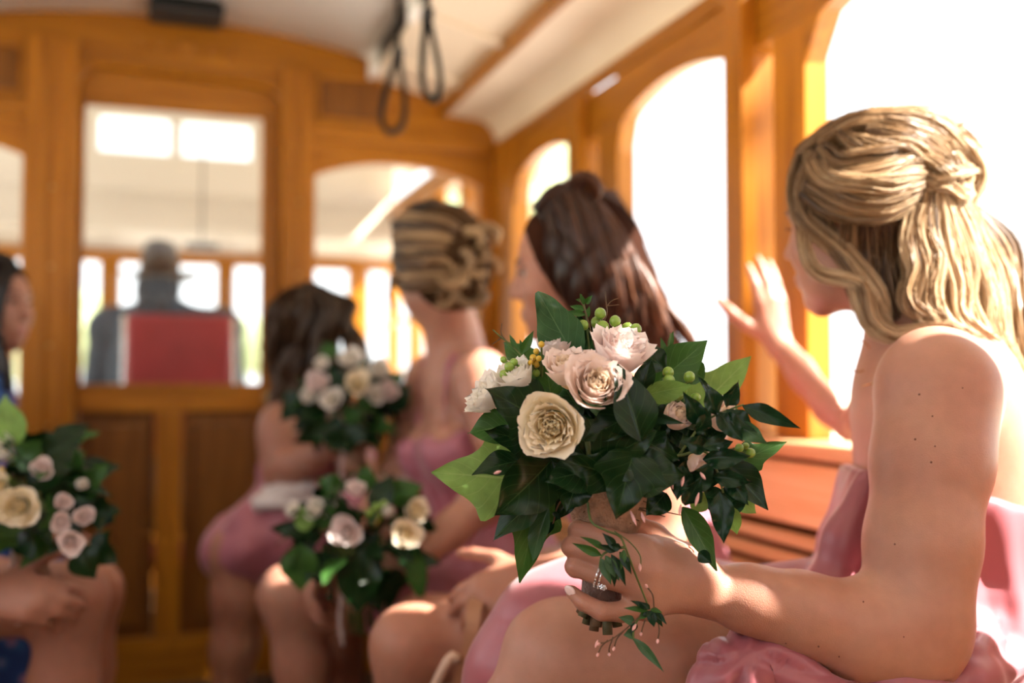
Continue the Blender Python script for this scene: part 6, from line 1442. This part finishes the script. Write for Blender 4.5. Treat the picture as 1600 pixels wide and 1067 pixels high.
# ================================================================== small things
def strap(top, bot, d, wpx, label, lt):
    a, b = U(*top, d), U(*bot, d); w_ = wpx*d/FPX; L = a[2]-b[2]; s = thing('hanging_strap', (b[0], b[1], lt), label, 'strap', 'leather hanging straps')
    lp = []
    for t in np.linspace(0, 2*math.pi, 33):
        q = (1-math.cos(t))/2; zz = a[2]-L*.30-(L*.70)*q; ww = w_/2*math.sin(t)*(.28+.72*q**1.3)*1.15; lp.append(A(b[0], b[1], 0)+cR*ww+(a-b)*A(1, 1, 0)*(1-q)+A(0, 0, zz))
    V = []; F = []; th = .0068; hw = .016
    for i, p in enumerate(lp):
        tn_ = nrm(lp[min(i+1, 32)]-lp[max(i-1, 0)]); nn = nrm(np.cross(tn_, AW)); V += [p+nn*th-AW*hw*.6+cR*0, p+nn*th+AW*hw*.6, p-nn*th+AW*hw*.6, p-nn*th-AW*hw*.6]
    for i in range(32):
        for k in range(4): F.append((i*4+k, i*4+(k+1) % 4, (i+1)*4+(k+1) % 4, (i+1)*4+k))
    lp_ = mesh_obj('loop', V, F, M_black, s, False)
    tp = A(a[0], a[1], lt); MB().box(A(a[0]-.005, a[1]-.012, a[2]-L*.34), A(a[0]+.005, a[1]+.012, lt), .003).build('hanger', M_black, s)
    MB().box(A(a[0]-.012, a[1]-.015, a[2]-L*.33), A(a[0]+.012, a[1]+.015, a[2]-L*.22), .004).build('clasp', M_blackp, s)
    return s
def ceil_z(x):
    x = abs(x-xc)+xc
    return z_ap-(z_ap-z1)*((x-xc)/(x1-xc))**2 if x < x1+.012 else z1b+(z2-z1b)*(x-x1-.012)/(x2-x1-.012)
for top, bot, d, wpx, lab in (((622, 40), (612, 207), 2.55, 46, 'lower black leather strap loop hanging left of the other'), ((668, -25), (676, 156), 2.25, 36, 'black leather strap loop hanging right of the other')):
    a = U(*top, d); strap(top, bot, d, wpx, lab, ceil_z(a[0])-.0005)
sp0 = UY(232, 28, 3.22); sp1 = UY(348, 30, 3.22); spz = sp0[2]
spk = thing('loudspeaker', ((sp0[0]+sp1[0])/2, 3.2, spz), 'small black loudspeaker box fixed to the ceiling above the door', 'speaker')
MB().box((sp0[0], 3.12, spz), (sp1[0], 3.27, ceil_z(sp1[0])-.001), .012).build('cabinet', M_blackp, spk); MB().box((sp0[0]+.012, 3.112, spz+.012), (sp1[0]-.012, 3.121, spz+.075), .003).build('grille', M_black, spk)
# tan handbag by the thigh of the auburn-haired woman
M_tan = plain('tan_leather', (.36, .17, .09), .5, bump=.2, var=.12)
hbg = thing('handbag', U(720, 1120, 1.44), 'small handbag with tan leather strap slung over the thigh of the auburn-haired woman', 'bag')
sp_ = [U(700, 1075, 1.375), U(722, 1000, 1.355), U(736, 945, 1.385), U(742, 915, 1.44)]; 
V, F = [], []
P = spline([U(712, 1090, 1.372), U(732, 1020, 1.362), U(739, 965, 1.372), U(746, 930, 1.415), U(752, 922, 1.47)], 20); T, _, _ = frames(P)
for i, p in enumerate(P):
    o_ = nrm(np.cross(T[i], cR)); s_ = nrm(np.cross(o_, T[i])); V += [p-s_*.010-o_*.0015, p+s_*.010-o_*.0015, p+s_*.010+o_*.0015, p-s_*.010+o_*.0015]
for i in range(19):
    for k in range(4): F.append((i*4+k, i*4+(k+1) % 4, (i+1)*4+(k+1) % 4, (i+1)*4+k))
mesh_obj('strap', V, F, M_tan, hbg, False)
MB().tube(spline([U(662, 1110, 1.37), U(690, 1050, 1.355), U(706, 1025, 1.358), U(715, 1032, 1.36)], 12), .007, 8).build('handle', plain('pale_leather', (.58, .40, .30), .5), hbg, True)
cbg = U(700, 1130, 1.37); MB().box(cbg-A(.07, .025, .06), cbg+A(.07, .025, .05), .015).build('bag_body', M_tan, hbg, True)
MB().tube(spline([U(736, 1030, 1.355), U(742, 1045, 1.353), U(734, 1058, 1.353)], 8), .003, 6).build('buckle', M_brass, hbg, True)
# pale folded shawl on the lap of the girl
D = Field(*bounds([U(440, 775, 2.28)], .13), .006); c = U(442, 790, 2.30)
c = c+UPV*.012; D.ell(c, A(.075, .085, .022), None, .02)
for k in range(6): D.chain(spline([U(402+3*k, 796-7*k, 2.25+.012*k), U(440, 770-4*k+8*(k % 2), 2.24+.014*k), U(490, 764-2*k, 2.26+.014*k)], 6), [.008, .012, .013, .013, .012, .007], .012)
V, F = D.mesh(1); V[:, 2] = V[:, 2]; tag(mesh_obj('shawl', V, F, plain('pearl_grey_satin', (.62, .57, .56), .35, sheen=.3)), 'pale grey satin shawl folded on the lap of the girl', 'shawl')
# ================================================================== outside
M_gnd = plain('dry_grass', (.66, .62, .48), .9, var=.12, scale=.6); M_road = plain('pale_road', (.74, .71, .66), .9, var=.08, scale=2)
g_ = MB().box((-70, -60, -.95), (80, 90, -.75)).build('ground', M_gnd); tag(g_, 'sunlit dry grass outside the tram', kind='structure')
rd = MB().box((-3.2, -60, -.75), (4.2, 90, -.70)).build('road', M_road); tag(rd, 'pale street beside the tram', kind='structure')
M_fol = leafmat('tree_leaf_hazed', (.52, .56, .40), (.55, .6, .45), .6, .3); M_bark = plain('bark', (.12, .08, .05), .9, bump=.5)  # leaf colour paled: haze and overexposure are put into it
def tree(x, y, h, r, sd, label):
    t = thing('tree', (x, y, -.76), label, 'tree', 'trees outside'); rr = np.random.default_rng(sd)
    MB().tube([(x, y, -.76), (x+.1, y, h*.35), (x-.05, y+.1, h*.6)], [.18, .14, .08], 8).build('trunk', M_bark, t, True)
    V = []; F = []
    n = 2600; d = rr.normal(size=(n, 3)); d /= np.linalg.norm(d, axis=1, keepdims=True); c = A(x, y, h*.68)+d*A(r, r, h*.36)*rr.uniform(.45, 1, (n, 1))**.5*(1+.25*sn(d, 5, sd))[:, None]
    a = rr.normal(size=(n, 3)); a /= np.linalg.norm(a, axis=1, keepdims=True); b = np.cross(a, rr.normal(size=(n, 3))); b /= np.linalg.norm(b, axis=1, keepdims=True); s = r*(.11 if r > 1 else .16)
    V = np.stack([c-a*s, c+b*s*.5, c+a*s, c-b*s*.5], 1).reshape(-1, 3); F = np.arange(n*4).reshape(n, 4)
    o = mesh_obj('crown', V, F, M_fol, t, False, uv=np.tile([[0, .5], [.5, .8], [1, .5], [.5, .2]], (n, 1))); o['kind'] = 'stuff'
for args in ((8.0, 20.5, 6.8, 1.15, 1, 'leafy green tree seen through the far right-hand window'), (7.9, 27.0, 6.6, 1.25, 2, 'smaller green tree in the right-hand bulkhead window'), (-2.6, 24, 3.0, 2.0, 3, 'low round tree ahead left of the driver'), (3.4, 32, 2.8, 1.6, 4, 'low round tree ahead right of the driver'), (6.24, -.16, 9.7, 1.0, 6, 'slim street tree standing close beside the tram windows')): tree(*args)  # last tree is added out of view to keep sun off the bulkhead
